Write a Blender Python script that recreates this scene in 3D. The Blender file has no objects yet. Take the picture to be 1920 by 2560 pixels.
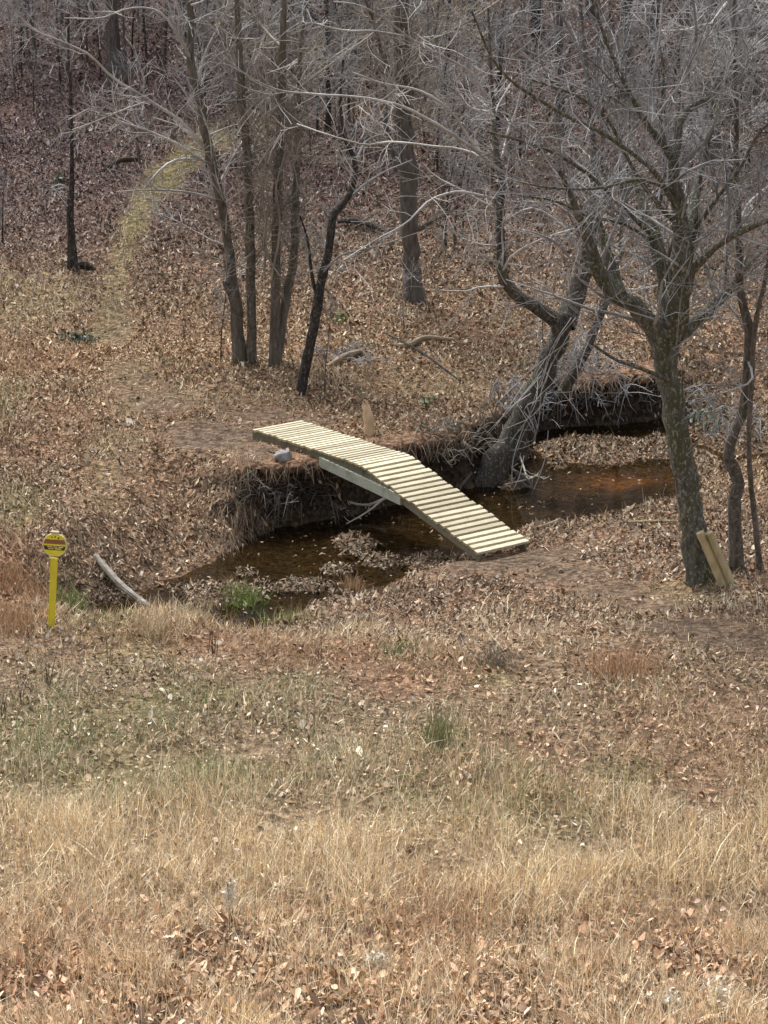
import bpy, math, random
import numpy as np
R = math.radians
random.seed(11)
rng = np.random.default_rng(11)
SC = bpy.context.scene
COL = SC.collection

# ------------------------------------------------------------------ camera, sky, sun, exposure
CH, PITCH, F = 11.4, R(16.4), 7400.0          # camera height, tilt, focal length in photo pixels (1920 x 2560)
cam_d = bpy.data.cameras.new('camera')
cam = bpy.data.objects.new('camera', cam_d)
COL.objects.link(cam)
cam.location = (0, 0, CH)
cam.rotation_euler = (math.pi / 2 - PITCH, 0, 0)
cam_d.sensor_fit = 'VERTICAL'
cam_d.sensor_height = 36.0
cam_d.lens = 36.0 * F / 2560.0
cam_d.clip_start = 0.5
cam_d.clip_end = 1500
SC.camera = cam

SUN_EL = R(60)                                 # high soft light from beyond the slope, left
world = bpy.data.worlds.new('World')
SC.world = world
world.use_nodes = True
wn = world.node_tree
wn.nodes.clear()
sky = wn.nodes.new('ShaderNodeTexSky')
sky.sky_type = 'NISHITA'
sky.sun_disc = False
sky.sun_elevation = SUN_EL
sky.sun_rotation = R(-30)
sky.dust_density = 4.0
hs = wn.nodes.new('ShaderNodeHueSaturation')
hs.inputs['Saturation'].default_value = 0.45
bg = wn.nodes.new('ShaderNodeBackground')
bg.inputs['Strength'].default_value = 0.105
wo = wn.nodes.new('ShaderNodeOutputWorld')
wn.links.new(sky.outputs[0], hs.inputs['Color'])
wn.links.new(hs.outputs[0], bg.inputs['Color'])
wn.links.new(bg.outputs[0], wo.inputs['Surface'])
sun_d = bpy.data.lights.new('sun', 'SUN')
sun_d.energy = 1.5
sun_d.angle = R(15)
sun_d.color = (1.0, 0.995, 0.98)
sun = bpy.data.objects.new('sun', sun_d)
COL.objects.link(sun)
sun.rotation_euler = (math.pi / 2 - SUN_EL, 0, R(210))
SC.view_settings.view_transform = 'Standard'
SC.view_settings.look = 'None'
SC.view_settings.exposure = 1.25
SC.view_settings.gamma = 1.0
SC.view_settings.use_curve_mapping = False

# ------------------------------------------------------------------ pixel of the photo -> place in the world
CP, SP = math.cos(PITCH), math.sin(PITCH)
CAMP = np.array([0.0, 0.0, CH])
def ray(u, v):
    a, b = (u - 960.0) / F, (1280.0 - v) / F
    return np.array([a, CP + b * SP, -SP + b * CP])
def atY(u, v, Y):
    d = ray(u, v)
    return CAMP + d * (Y / d[1])
def atZ(u, v, z):
    d = ray(u, v)
    return CAMP + d * ((z - CH) / d[2])

# ------------------------------------------------------------------ the lie of the land
WATER = -0.80
FAR_PX = [(300, 1520), (430, 1482), (540, 1405), (610, 1352), (700, 1322), (790, 1305), (900, 1285), (1000, 1262), (1090, 1235),
          (1180, 1222), (1235, 1196), (1300, 1160), (1330, 1105), (1360, 1078), (1450, 1066), (1600, 1056), (1700, 1046), (1920, 1040), (2300, 1025)]
NEAR_PX = [(2300, 1120), (1920, 1140), (1740, 1160), (1680, 1205), (1640, 1240), (1580, 1264), (1500, 1282), (1380, 1297), (1290, 1310), (1190, 1345),
           (1130, 1382), (1080, 1408), (1030, 1430), (985, 1455), (850, 1482), (760, 1500), (700, 1540), (620, 1562), (560, 1552), (430, 1548), (300, 1552)]
POLY = np.array([atZ(u, v, WATER)[:2] for u, v in FAR_PX + NEAR_PX])
NFAR = len(FAR_PX) - 1
W1 = [(rng.uniform(0, 6.28), rng.uniform(0.25, 0.9), rng.uniform(0, 6.28), 1.0) for _ in range(10)]
W2 = [(rng.uniform(0, 6.28), rng.uniform(1.6, 5.0), rng.uniform(0, 6.28), 1.0) for _ in range(14)]
W3 = [(rng.uniform(0, 6.28), rng.uniform(6.0, 16.0), rng.uniform(0, 6.28), 1.0) for _ in range(18)]
def waves(x, y, W):
    s = 0
    for a, k, p, w in W:
        s = s + w * np.sin(k * (x * math.cos(a) + y * math.sin(a)) + p + 1.3 * np.sin(0.37 * k * (x * math.sin(a) - y * math.cos(a))))
    return s / math.sqrt(len(W))
def sstep(t):
    t = np.clip(t, 0, 1)
    return t * t * (3 - 2 * t)
def base_h(x, y):
    h = 0.07 * waves(x, y, W1) + 0.035 * waves(x, y, W2) + 0.014 * waves(x, y, W3)
    t = np.clip(y - 47.0 + 0.10 * x, 0, None)
    hill = 0.235 * (np.sqrt(t * t + 9.0) - 3.0)
    hill = 34.0 * np.tanh(hill / 34.0)
    h = h + hill
    t2 = y - 72.0
    h = h + .30 * (t2 + np.sqrt(t2 * t2 + 16.0)) / 2  # unseen upper slope, steepened so the creek reflects hill rather than sky
    n = np.clip(22.5 - y, 0, None)
    h = h + 0.43 * (np.sqrt(n * n + 4) - 2)                 # the rise the picture is taken from
    return 80.0 * np.tanh(h / 80.0)
BUMPS = []                                                   # bars of gravel and leaves in the creek: x, y, rx, ry, height
def poly_dist(x, y):
    best = np.full(x.shape, 1e9)
    dfar = np.full(x.shape, 1e9); dnear = np.full(x.shape, 1e9)
    inside = np.zeros(x.shape, bool)
    n = len(POLY)
    for i in range(n):
        a, b = POLY[i], POLY[(i + 1) % n]
        e = b - a
        t = np.clip(((x - a[0]) * e[0] + (y - a[1]) * e[1]) / (e @ e), 0, 1)
        d = np.hypot(x - a[0] - t * e[0], y - a[1] - t * e[1])
        best = np.minimum(best, d)
        if i < NFAR: dfar = np.minimum(dfar, d)
        elif NFAR < i < n - 1: dnear = np.minimum(dnear, d)
        if a[1] != b[1]:
            c = ((a[1] > y) != (b[1] > y)) & (x < (b[0] - a[0]) * (y - a[1]) / (b[1] - a[1]) + a[0])
            inside ^= c
    return np.where(inside, -best, best), dfar / (dfar + dnear + 1e-6)
def height(x, y):
    x = np.asarray(x, float); y = np.asarray(y, float)
    h = base_h(x, y)
    near_any = (y > 30) & (y < 54) & (np.abs(x) < 14)
    if near_any.any():
        xs, ys = x[near_any], y[near_any]
        d, side = poly_dist(xs, ys)
        nearw = sstep((side - 0.5) / 0.16)
        steepw = 0.30 + 0.07 * np.sin(2.1 * xs) + 1.7 * sstep((-1.75 - xs) / 1.3) + 2.2 * sstep((xs - 4.15) / .9)
        right = steepw + (2.3 + 0.2 * np.sin(1.3 * xs) - steepw) * nearw
        q_ = np.clip((d + 0.03 + 0.04 * waves(xs, ys, W3) + 0.04 * waves(xs, ys, W2)) / right, 0, 1)
        t = np.where(nearw > .5, .65 * q_ + .35 * sstep(q_), sstep(q_))
        hb = h[near_any] - 0.36 * nearw * sstep((ys - 32.0) / 3.5)
        bed = WATER - 0.05 - 0.10 * np.clip(-d, 0, 1.0) + 0.02 * waves(xs, ys, W2)
        for bx, by, rx, ry, bh in BUMPS:
            q = ((xs - bx) / rx) ** 2 + ((ys - by) / ry) ** 2
            bed = np.maximum(bed, WATER - 0.14 + (bh + 0.14) * np.exp(-q * 0.9) + 0.022 * waves(xs, ys, W3))
        ext = np.clip((np.abs(xs) - 11.0) / 3.0, 0, 1)
        hh = bed + (hb - bed) * t
        mx_, my_ = atZ(1285, 1380, -.36)[:2]
        m_ = np.exp(-((((xs - mx_) / 1.25) ** 2 + ((ys - my_ + .25) / .95) ** 2) ** 1.5))
        hh = np.maximum(hh, (-.42 + .02 * waves(xs, ys, W2)) * m_ + hh * (1 - m_))
        hh = np.minimum(hh, h[near_any]) * (1 - ext) + h[near_any] * ext
        h = h.copy()
        h[near_any] = hh
    return h
for (u, v, ru, rv, bh) in [(890, 1362, 78, 40, .04), (955, 1402, 80, 24, .04), (1060, 1405, 90, 20, .05), (740, 1466, 150, 22, .04), (620, 1432, 60, 16, .02), (500, 1470, 90, 18, .06), (840, 1425, 60, 16, .05), (560, 1488, 120, 26, .10),
                           (1480, 1128, 170, 42, .16), (1390, 1165, 40, 14, .04), (1660, 1120, 90, 40, .14), (1830, 1085, 120, 70, .16), (2000, 1080, 150, 80, .2), (1740, 1165, 70, 40, .16), (1275, 1215, 50, 18, .08)]:
    c = atZ(u, v, WATER)
    BUMPS.append((c[0], c[1], ru / 172.0, rv / 172.0 / SP, bh))
exact_height = height
_gx, _gy = np.arange(-16, 16.01, .05), np.arange(17, 72.01, .05)
_HG = exact_height(*np.meshgrid(_gx, _gy))
def height(x, y):
    x = np.asarray(x, float); y = np.asarray(y, float)
    fx = np.clip((x + 16) / .05, 0, len(_gx) - 1.001); fy = np.clip((y - 17) / .05, 0, len(_gy) - 1.001)
    i, j = fx.astype(int), fy.astype(int)
    a, b = fx - i, fy - j
    return (_HG[j, i] * (1 - a) + _HG[j, i + 1] * a) * (1 - b) + (_HG[j + 1, i] * (1 - a) + _HG[j + 1, i + 1] * a) * b
_T = np.arange(18.0, 90.0, 0.04)
def G(u, v):
    d = ray(u, v)
    P = CAMP[None] + d[None] * (_T / d[1])[:, None]
    below = P[:, 2] < height(P[:, 0], P[:, 1])
    i = int(np.argmax(below)) if below.any() else len(_T) - 1
    p = P[i].copy()
    p[2] = float(height(p[0:1], p[1:2])[0])
    return p

# ------------------------------------------------------------------ mesh and material helpers
def mesh_obj(name, V, Fc, mat, parent=None, smooth=False, col=None):
    me = bpy.data.meshes.new(name)
    V = np.asarray(V, np.float32)
    if isinstance(Fc, np.ndarray):
        n, k = Fc.shape
        me.vertices.add(len(V)); me.vertices.foreach_set('co', V.ravel())
        me.loops.add(n * k); me.loops.foreach_set('vertex_index', Fc.astype(np.int32).ravel())
        me.polygons.add(n)
        me.polygons.foreach_set('loop_start', np.arange(0, n * k, k, dtype=np.int32))
        me.polygons.foreach_set('loop_total', np.full(n, k, np.int32))
        me.update(calc_edges=True)
    else:
        me.from_pydata([tuple(map(float, p)) for p in V], [], Fc)
    if smooth:
        me.polygons.foreach_set('use_smooth', np.ones(len(me.polygons), bool))
    if col is not None:
        at = me.color_attributes.new('Col', 'FLOAT_COLOR', 'POINT')
        c4 = np.ones((len(V), 4), np.float32); c4[:, :3] = col
        at.data.foreach_set('color', c4.ravel())
    me.materials.append(mat)
    o = bpy.data.objects.new(name, me)
    COL.objects.link(o)
    if parent is not None:
        o.parent = parent
    return o
def tag(o, label=None, cat=None, group=None, kind=None):
    if label: o['label'] = label
    if cat: o['category'] = cat
    if group: o['group'] = group
    if kind: o['kind'] = kind
    return o
def thing(name, label, cat, loc=(0, 0, 0), group=None):
    o = bpy.data.objects.new(name, None)
    o.empty_display_size = 0.1
    COL.objects.link(o)
    o.location = tuple(map(float, loc))
    return tag(o, label, cat, group)
def tubes(P, Rad, sides=3, cap=True, rough=0.0):
    """P (B,N,3), Rad (B,N) -> verts, quads (tip closed by a tiny radius)"""
    B, N, _ = P.shape
    T = np.gradient(P, axis=1)
    T /= np.linalg.norm(T, axis=2, keepdims=True) + 1e-9
    ref = np.where(np.abs(T[:, :1, 2:3]) > 0.9, np.array([[[1.0, 0, 0]]]), np.array([[[0, 0, 1.0]]]))
    ref = np.broadcast_to(ref, P.shape)
    A = np.cross(T, ref); A /= np.linalg.norm(A, axis=2, keepdims=True) + 1e-9
    Bn = np.cross(T, A)
    ang = np.arange(sides) * 2 * math.pi / sides
    rr = Rad[:, :, None] * np.ones(sides)
    if rough:
        rr = rr * (1 + rough * rng.normal(0, 1, rr.shape))
    V = P[:, :, None, :] + rr[..., None] * (A[:, :, None, :] * np.cos(ang)[None, None, :, None] + Bn[:, :, None, :] * np.sin(ang)[None, None, :, None])
    idx = np.arange(B * N * sides).reshape(B, N, sides)
    a = idx[:, :-1, :]; b = np.roll(a, -1, 2); c = idx[:, 1:, :]; d = np.roll(c, -1, 2)
    Q = np.stack([a, b, d, c], -1).reshape(-1, 4)
    return V.reshape(-1, 3), Q
def join(parts):
    Vs, Qs, n = [], [], 0
    for V, Q in parts:
        Vs.append(V); Qs.append(Q + n); n += len(V)
    return np.concatenate(Vs), np.concatenate(Qs)
def resample(pts, n):
    """smooth curve through pts (k, m) at n places"""
    pts = np.asarray(pts, float)
    k = len(pts)
    s = np.concatenate([[0], np.cumsum(np.linalg.norm(np.diff(pts[:, :3], axis=0), axis=1))])
    q = np.linspace(0, s[-1], n)
    tan = np.gradient(pts, s, axis=0) if k > 2 else np.repeat(((pts[1] - pts[0]) / s[-1])[None], 2, 0)
    i = np.clip(np.searchsorted(s, q, side='right') - 1, 0, k - 2)
    h = (s[i + 1] - s[i])[:, None]
    t = ((q - s[i]) / (s[i + 1] - s[i]))[:, None]
    out = (2 * t**3 - 3 * t**2 + 1) * pts[i] + (t**3 - 2 * t**2 + t) * h * tan[i] + (-2 * t**3 + 3 * t**2) * pts[i + 1] + (t**3 - t**2) * h * tan[i + 1]
    return out

def mat_new(name):
    m = bpy.data.materials.new(name)
    m.use_nodes = True
    nt = m.node_tree
    nt.nodes.clear()
    out = nt.nodes.new('ShaderNodeOutputMaterial')
    b = nt.nodes.new('ShaderNodeBsdfPrincipled')
    nt.links.new(b.outputs[0], out.inputs[0])
    return m, nt, b
def N(nt, t, **kw):
    n = nt.nodes.new(t)
    for k, v in kw.items():
        if hasattr(n, k) and not k.startswith('i_'):
            setattr(n, k, v)
        else:
            n.inputs[k[2:].replace('_', ' ') if k.startswith('i_') else k].default_value = v
    return n
def ramp(nt, src, stops):
    r = nt.nodes.new('ShaderNodeValToRGB')
    el = r.color_ramp.elements
    while len(el) < len(stops): el.new(0.5)
    for e, (p, c) in zip(el, stops):
        e.position = p; e.color = (*c, 1)
    nt.links.new(src, r.inputs[0])
    return r.outputs[0]
def mixc(nt, fac, a, b, mode='MIX'):
    m = nt.nodes.new('ShaderNodeMix'); m.data_type = 'RGBA'; m.blend_type = mode
    if isinstance(fac, float): m.inputs[0].default_value = fac
    else: nt.links.new(fac, m.inputs[0])
    for s, i in ((a, 6), (b, 7)):
        if isinstance(s, tuple): m.inputs[i].default_value = (*s, 1)
        else: nt.links.new(s, m.inputs[i])
    return m.outputs[2]
def coords(nt, scale=(1, 1, 1)):
    tc = nt.nodes.new('ShaderNodeTexCoord')
    mp = nt.nodes.new('ShaderNodeMapping')
    mp.inputs['Scale'].default_value = scale
    nt.links.new(tc.outputs['Object'], mp.inputs[0])
    return mp.outputs[0]
def bump(nt, b, src, strength, dist):
    bp = nt.nodes.new('ShaderNodeBump')
    bp.inputs['Strength'].default_value = strength
    bp.inputs['Distance'].default_value = dist
    nt.links.new(src, bp.inputs['Height'])
    nt.links.new(bp.outputs[0], b.inputs['Normal'])
def bark(name, dark, light, moss=None, moss_amt=0.5, lichen=None, scale=1.0):
    m, nt, b = mat_new(name)
    v = coords(nt, (9 * scale, 9 * scale, 2.2 * scale))
    n1 = N(nt, 'ShaderNodeTexNoise', i_Scale=2.2, i_Detail=6.0, i_Roughness=0.7)
    nt.links.new(v, n1.inputs['Vector'])
    c = ramp(nt, n1.outputs[0], [(0.32, dark), (0.68, light)])
    if moss:
        v2 = coords(nt, (2.2, 2.2, 1.0))
        n2 = N(nt, 'ShaderNodeTexNoise', i_Scale=1.7, i_Detail=5.0, i_Roughness=0.65)
        nt.links.new(v2, n2.inputs['Vector'])
        f = ramp(nt, n2.outputs[0], [(0.62 - 0.25 * moss_amt, (0, 0, 0)), (0.75 - 0.2 * moss_amt, (1, 1, 1))])
        c = mixc(nt, f, c, moss)
    if lichen:
        v3 = coords(nt, (9, 9, 6))
        n3 = N(nt, 'ShaderNodeTexNoise', i_Scale=3.1, i_Detail=4.0, i_Roughness=0.6)
        nt.links.new(v3, n3.inputs['Vector'])
        f = ramp(nt, n3.outputs[0], [(0.54, (0, 0, 0)), (0.62, (.85, .85, .85))])
        c = mixc(nt, f, c, lichen)
    nt.links.new(c, b.inputs['Base Color'])
    b.inputs['Roughness'].default_value = 0.95
    b.inputs['Specular IOR Level'].default_value = 0.15
    bump(nt, b, n1.outputs[0], 1.0, 0.06)
    return m
def vcol(name, rough=0.85, noise=0.25, nscale=14.0, transl=0.0):
    m, nt, b = mat_new(name)
    a = N(nt, 'ShaderNodeVertexColor', layer_name='Col')
    v = coords(nt)
    n1 = N(nt, 'ShaderNodeTexNoise', i_Scale=nscale, i_Detail=4.0, i_Roughness=0.7)
    nt.links.new(v, n1.inputs['Vector'])
    f = ramp(nt, n1.outputs[0], [(0.25, (1 - noise,) * 3), (0.75, (1 + noise,) * 3)])
    c = mixc(nt, 1.0, a.outputs[0], f, 'MULTIPLY')
    nt.links.new(c, b.inputs['Base Color'])
    b.inputs['Roughness'].default_value = rough
    b.inputs['Specular IOR Level'].default_value = 0.2
    return m

M_GROUND, nt, b = mat_new('ground_soil_and_litter')
a = N(nt, 'ShaderNodeVertexColor', layer_name='Col')
v = coords(nt, (1, 1, 1))
vo = N(nt, 'ShaderNodeTexVoronoi', i_Scale=16.0, i_Randomness=1.0)
nz = N(nt, 'ShaderNodeTexNoise', i_Scale=7.0, i_Detail=7.0, i_Roughness=0.75)
nt.links.new(v, vo.inputs['Vector']); nt.links.new(v, nz.inputs['Vector'])
sp = N(nt, 'ShaderNodeSeparateColor'); nt.links.new(vo.outputs['Color'], sp.inputs[0])
f1 = ramp(nt, sp.outputs[0], [(0.0, (0.45, 0.42, 0.40)), (0.6, (1.0, 0.97, 0.95)), (1.0, (1.55, 1.5, 1.45))])
f2 = ramp(nt, nz.outputs[0], [(0.25, (0.55,) * 3), (0.75, (1.4,) * 3)])
c = mixc(nt, 1.0, a.outputs[0], f1, 'MULTIPLY')
c = mixc(nt, 1.0, c, f2, 'MULTIPLY')
nt.links.new(c, b.inputs['Base Color'])
b.inputs['Roughness'].default_value = 0.95
b.inputs['Specular IOR Level'].default_value = 0.1
bump(nt, b, vo.outputs['Distance'], 0.7, 0.05)

M_LEAF = vcol('dead_leaves', 0.75, 0.2, 20.0)
M_GRASS = vcol('dry_grass', 0.8, 0.12, 10.0)
M_GREEN = vcol('green_leaves', 0.45, 0.2, 15.0)

# ------------------------------------------------------------------ what grows where (places on the ground, with a size in metres)
class Blobs:
    def __init__(self, rows):
        self.L = []
        for (u, v, ru, rv, w) in rows:
            p = G(u, v)
            ppm = F / math.hypot(p[1], CH - p[2])
            self.L.append((p[0], p[1], max(ru / ppm, .1), max(rv / ppm / (SP * 1.15), .1), w))
    def __call__(self, x, y):
        s = np.zeros(np.shape(x))
        for (cx, cy, rx, ry, w) in self.L:
            q = ((x - cx) / rx) ** 2 + ((y - cy) / ry) ** 2
            s = np.maximum(s, w * np.exp(-q * q * 0.7))
        return s
Z_DIRT = Blobs([(1240, 1408, 170, 34, 1), (1340, 1398, 130, 34, 1), (1420, 1430, 120, 32, .92), (1520, 1478, 120, 32, .88), (1620, 1525, 120, 34, .9), (1720, 1570, 140, 36, .95),
                (1850, 1600, 130, 30, .85), (1960, 1610, 120, 30, .8), (540, 1100, 150, 48, 1), (640, 1040, 110, 26, .85), (780, 1052, 90, 18, .8), (640, 1130, 70, 36, .9), (450, 1080, 80, 36, .75), (400, 1015, 90, 40, .7), (330, 975, 60, 50, .6), (310, 900, 46, 50, .5), (295, 830, 36, 50, .45), (285, 760, 30, 50, .45), (330, 1120, 50, 60, .4),
                (1120, 1420, 90, 20, .6), (480, 1010, 140, 22, .45), (1450, 1360, 120, 24, .45), (1300, 1560, 160, 30, .35)])
Z_MOSS = Blobs([(285, 830, 55, 40, .65), (280, 770, 40, 40, .8), (290, 700, 34, 40, .62), (310, 630, 36, 40, .7), (335, 560, 38, 40, .88), (365, 500, 42, 40, .9), (410, 445, 50, 40, .92), (460, 400, 54, 36, .92),
                (540, 350, 70, 26, .8), (620, 315, 80, 24, .5), (330, 940, 70, 40, .5), (330, 1020, 60, 40, .5), (300, 1100, 60, 40, .5), (260, 1190, 60, 40, .5), (250, 1270, 70, 30, .4),
                (980, 270, 120, 30, .35), (1120, 200, 90, 30, .4), (1700, 1480, 120, 26, .5), (1110, 960, 160, 40, .35), (420, 990, 120, 24, .35), (1330, 1330, 60, 10, .5)])
Z_GREEN = Blobs([(30, 1275, 90, 45, .9), (10, 1000, 60, 80, .6), (100, 770, 120, 60, .35), (520, 1930, 120, 40, .75), (420, 1760, 140, 50, .6), (1120, 1850, 50, 40, .6), (1550, 1950, 110, 35, .5),
                 (740, 1705, 60, 25, .4), (1790, 1500, 120, 30, .45), (250, 1560, 90, 40, .45), (610, 1500, 55, 26, 1), (160, 1840, 220, 90, .5), (1100, 2000, 200, 50, .3), (330, 1640, 120, 50, .5), (160, 1480, 60, 40, .5),
                 (1000, 1625, 50, 14, .8), (1240, 1700, 60, 18, .5), (1350, 2050, 180, 60, .35), (560, 1740, 110, 30, .6), (190, 1920, 260, 60, .45)])
Z_RUST = Blobs([(40, 1470, 120, 110, .9), (470, 1610, 260, 45, .8), (820, 1640, 240, 40, .8), (1060, 1680, 180, 45, .8), (1560, 1670, 110, 45, .8), (1250, 1900, 220, 90, .5), (1090, 2330, 150, 140, .35),
                (1750, 1860, 240, 120, .55), (150, 2420, 220, 120, .4), (320, 1020, 240, 40, .3), (110, 1120, 140, 60, .4), (90, 900, 180, 60, .5), (620, 1230, 60, 80, .6), (1480, 2400, 60, 50, .6), (1700, 2350, 200, 80, .4)])
Z_STRAW = Blobs([(220, 2080, 320, 110, .9), (640, 2120, 360, 130, .95), (1020, 2160, 320, 140, .9), (1400, 2260, 330, 130, .9), (1800, 2280, 260, 110, .7), (60, 730, 170, 60, .6), (430, 1560, 130, 40, .9), (760, 1600, 200, 30, .5),
                 (300, 2240, 330, 90, .9), (1200, 2050, 260, 60, .6), (900, 1900, 300, 90, .4), (500, 1000, 230, 26, .5), (960, 950, 320, 60, .25)])
Z_WET_SHADE = Blobs([(1500, 1020, 260, 34, 1), (1560, 1140, 240, 60, .15), (330, 1520, 160, 40, .9), (240, 1540, 80, 40, .8), (700, 1480, 160, 40, .6), (760, 1260, 230, 70, 1), (1000, 1220, 140, 40, 1), (1180, 1190, 60, 60, .9), (900, 1400, 200, 60, .7), (1700, 1000, 120, 30, .9)])  # wet soil; shade of undercut, bridge and hollow is also put into this colour

LEAVES = np.array([(.40, .29, .19), (.31, .205, .13), (.24, .15, .095), (.48, .37, .26), (.19, .125, .085), (.34, .21, .13), (.60, .50, .40), (.29, .18, .125), (.12, .085, .065)])
LEAVES = LEAVES * .80 + LEAVES.mean(1, keepdims=True) * np.array([.21, .195, .19])
LEAVES = LEAVES * np.array([1.01, 1.03, .965])
def region(x, y):
    hillp = sstep((y - 48.5 + 0.8 * waves(x, y, W1)) / 8.0)         # the wooded slope: darker, more purple leaves; wet and tree shade put into the colour
    left = sstep((2.0 - x) / 5.0)
    return hillp, left
# ------------------------------------------------------------------ ground sheet
def axis(lo, a, b, hi, fine, grow=1.35):
    m = np.arange(a, b + 1e-6, fine)
    r, s, p = [], fine, b
    while p < hi:
        s *= grow; p += s; r.append(min(p, hi))
    l, s, p = [], fine, a
    while p > lo:
        s *= grow; p -= s; l.append(max(p, lo))
    return np.concatenate([np.array(l[::-1]), m, np.array(r)])
gx = axis(-420, -9.5, 9.5, 420, 0.085)
gy = np.concatenate([axis(-200, 23, 33.9, 34, 0.2)[:-1], np.arange(34.0, 50.0, 0.085), axis(0, 50.0, 66.0, 700, 0.16)[axis(0, 50.0, 66.0, 700, 0.16) >= 50.0]])
gy = np.unique(np.round(gy, 4))
X, Y = np.meshgrid(gx, gy)
ZZ = exact_height(X, Y)
def ground_color(x, y, z, st):
    hillp, left = region(x, y)
    c = np.zeros(x.shape + (3,)) + np.array([.23, .145, .09])
    mix = lambda c, w, k: c + (np.array(k) - c) * w[..., None]
    c = mix(c, hillp, (.135, .088, .072))
    c = mix(c, np.clip((36 - y) / 4, 0, 1) * 0.9, (.17, .125, .08))
    c = mix(c, Z_STRAW(x, y), (.25, .19, .12))
    c = mix(c, Z_RUST(x, y), (.20, .12, .075))
    c = mix(c, Z_GREEN(x, y) * .7, (.17, .17, .075))
    c = mix(c, Z_MOSS(x, y), (.165, .142, .075))
    c = mix(c, Z_DIRT(x, y), (.135, .10, .07))
    c = mix(c, Z_WET_SHADE(x, y) * np.clip((0.02 - z) / .12, 0, 1), (.045, .034, .026))
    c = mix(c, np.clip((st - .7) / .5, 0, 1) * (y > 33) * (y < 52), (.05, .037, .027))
    inb = np.clip((WATER + 0.02 - z) / 0.04, 0, 1) * (y > 30) * (y < 54)
    c = mix(c, inb, (.072, .055, .034))
    o = atZ(1550, 1206, WATER - .1)
    og = np.exp(-(((x - o[0]) / .70) ** 2 + ((y - o[1]) / .36) ** 2) ** 1.2) * inb
    c = mix(c, og, (.26, .135, .05))
    return c
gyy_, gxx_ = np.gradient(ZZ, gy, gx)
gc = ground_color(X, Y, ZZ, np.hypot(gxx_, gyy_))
ny, nx = X.shape
ii = np.arange(ny * nx).reshape(ny, nx)
Q = np.stack([ii[:-1, :-1], ii[:-1, 1:], ii[1:, 1:], ii[1:, :-1]], -1).reshape(-1, 4)
tag(mesh_obj('ground', np.stack([X, Y, ZZ], -1).reshape(-1, 3), Q, M_GROUND, smooth=True, col=gc.reshape(-1, 3)), kind='structure')

# ------------------------------------------------------------------ creek water
M_WATER, nt, b = mat_new('creek_water')
nt.nodes.remove(b)
tr = N(nt, 'ShaderNodeBsdfTransparent'); tr.inputs[0].default_value = (.60, .53, .39, 1)
gl = N(nt, 'ShaderNodeBsdfGlossy'); gl.inputs['Roughness'].default_value = 0.06; gl.inputs[0].default_value = (.9, .9, .9, 1)
fr = N(nt, 'ShaderNodeFresnel', i_IOR=1.33)
nw = N(nt, 'ShaderNodeTexNoise', i_Scale=5.0, i_Detail=3.0)
nt.links.new(coords(nt, (1, 1.8, 1)), nw.inputs['Vector'])
bp = N(nt, 'ShaderNodeBump', i_Strength=0.10, i_Distance=0.02)
nt.links.new(nw.outputs[0], bp.inputs['Height'])
nt.links.new(bp.outputs[0], gl.inputs['Normal']); nt.links.new(bp.outputs[0], fr.inputs['Normal'])
mx = N(nt, 'ShaderNodeMixShader')
nt.links.new(fr.outputs[0], mx.inputs[0]); nt.links.new(tr.outputs[0], mx.inputs[1]); nt.links.new(gl.outputs[0], mx.inputs[2])
nt.links.new(mx.outputs[0], [n for n in nt.nodes if n.type == 'OUTPUT_MATERIAL'][0].inputs[0])
wx = np.arange(-12, 13.01, .2); wy = np.arange(33, 52, .2)
WX, WY = np.meshgrid(wx, wy)
low = height(WX, WY) < WATER + 0.06
cell = low[:-1, :-1] | low[1:, :-1] | low[:-1, 1:] | low[1:, 1:]
wi = np.arange(WX.size).reshape(WX.shape)
WQ = np.stack([wi[:-1, :-1], wi[:-1, 1:], wi[1:, 1:], wi[1:, :-1]], -1)[cell]
used = np.unique(WQ)
remap = np.zeros(WX.size, int); remap[used] = np.arange(len(used))
WV = np.stack([WX, WY, np.full(WX.shape, WATER)], -1).reshape(-1, 3)[used]
tag(mesh_obj('creek_water', WV, remap[WQ], M_WATER, smooth=True), kind='structure')

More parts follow.
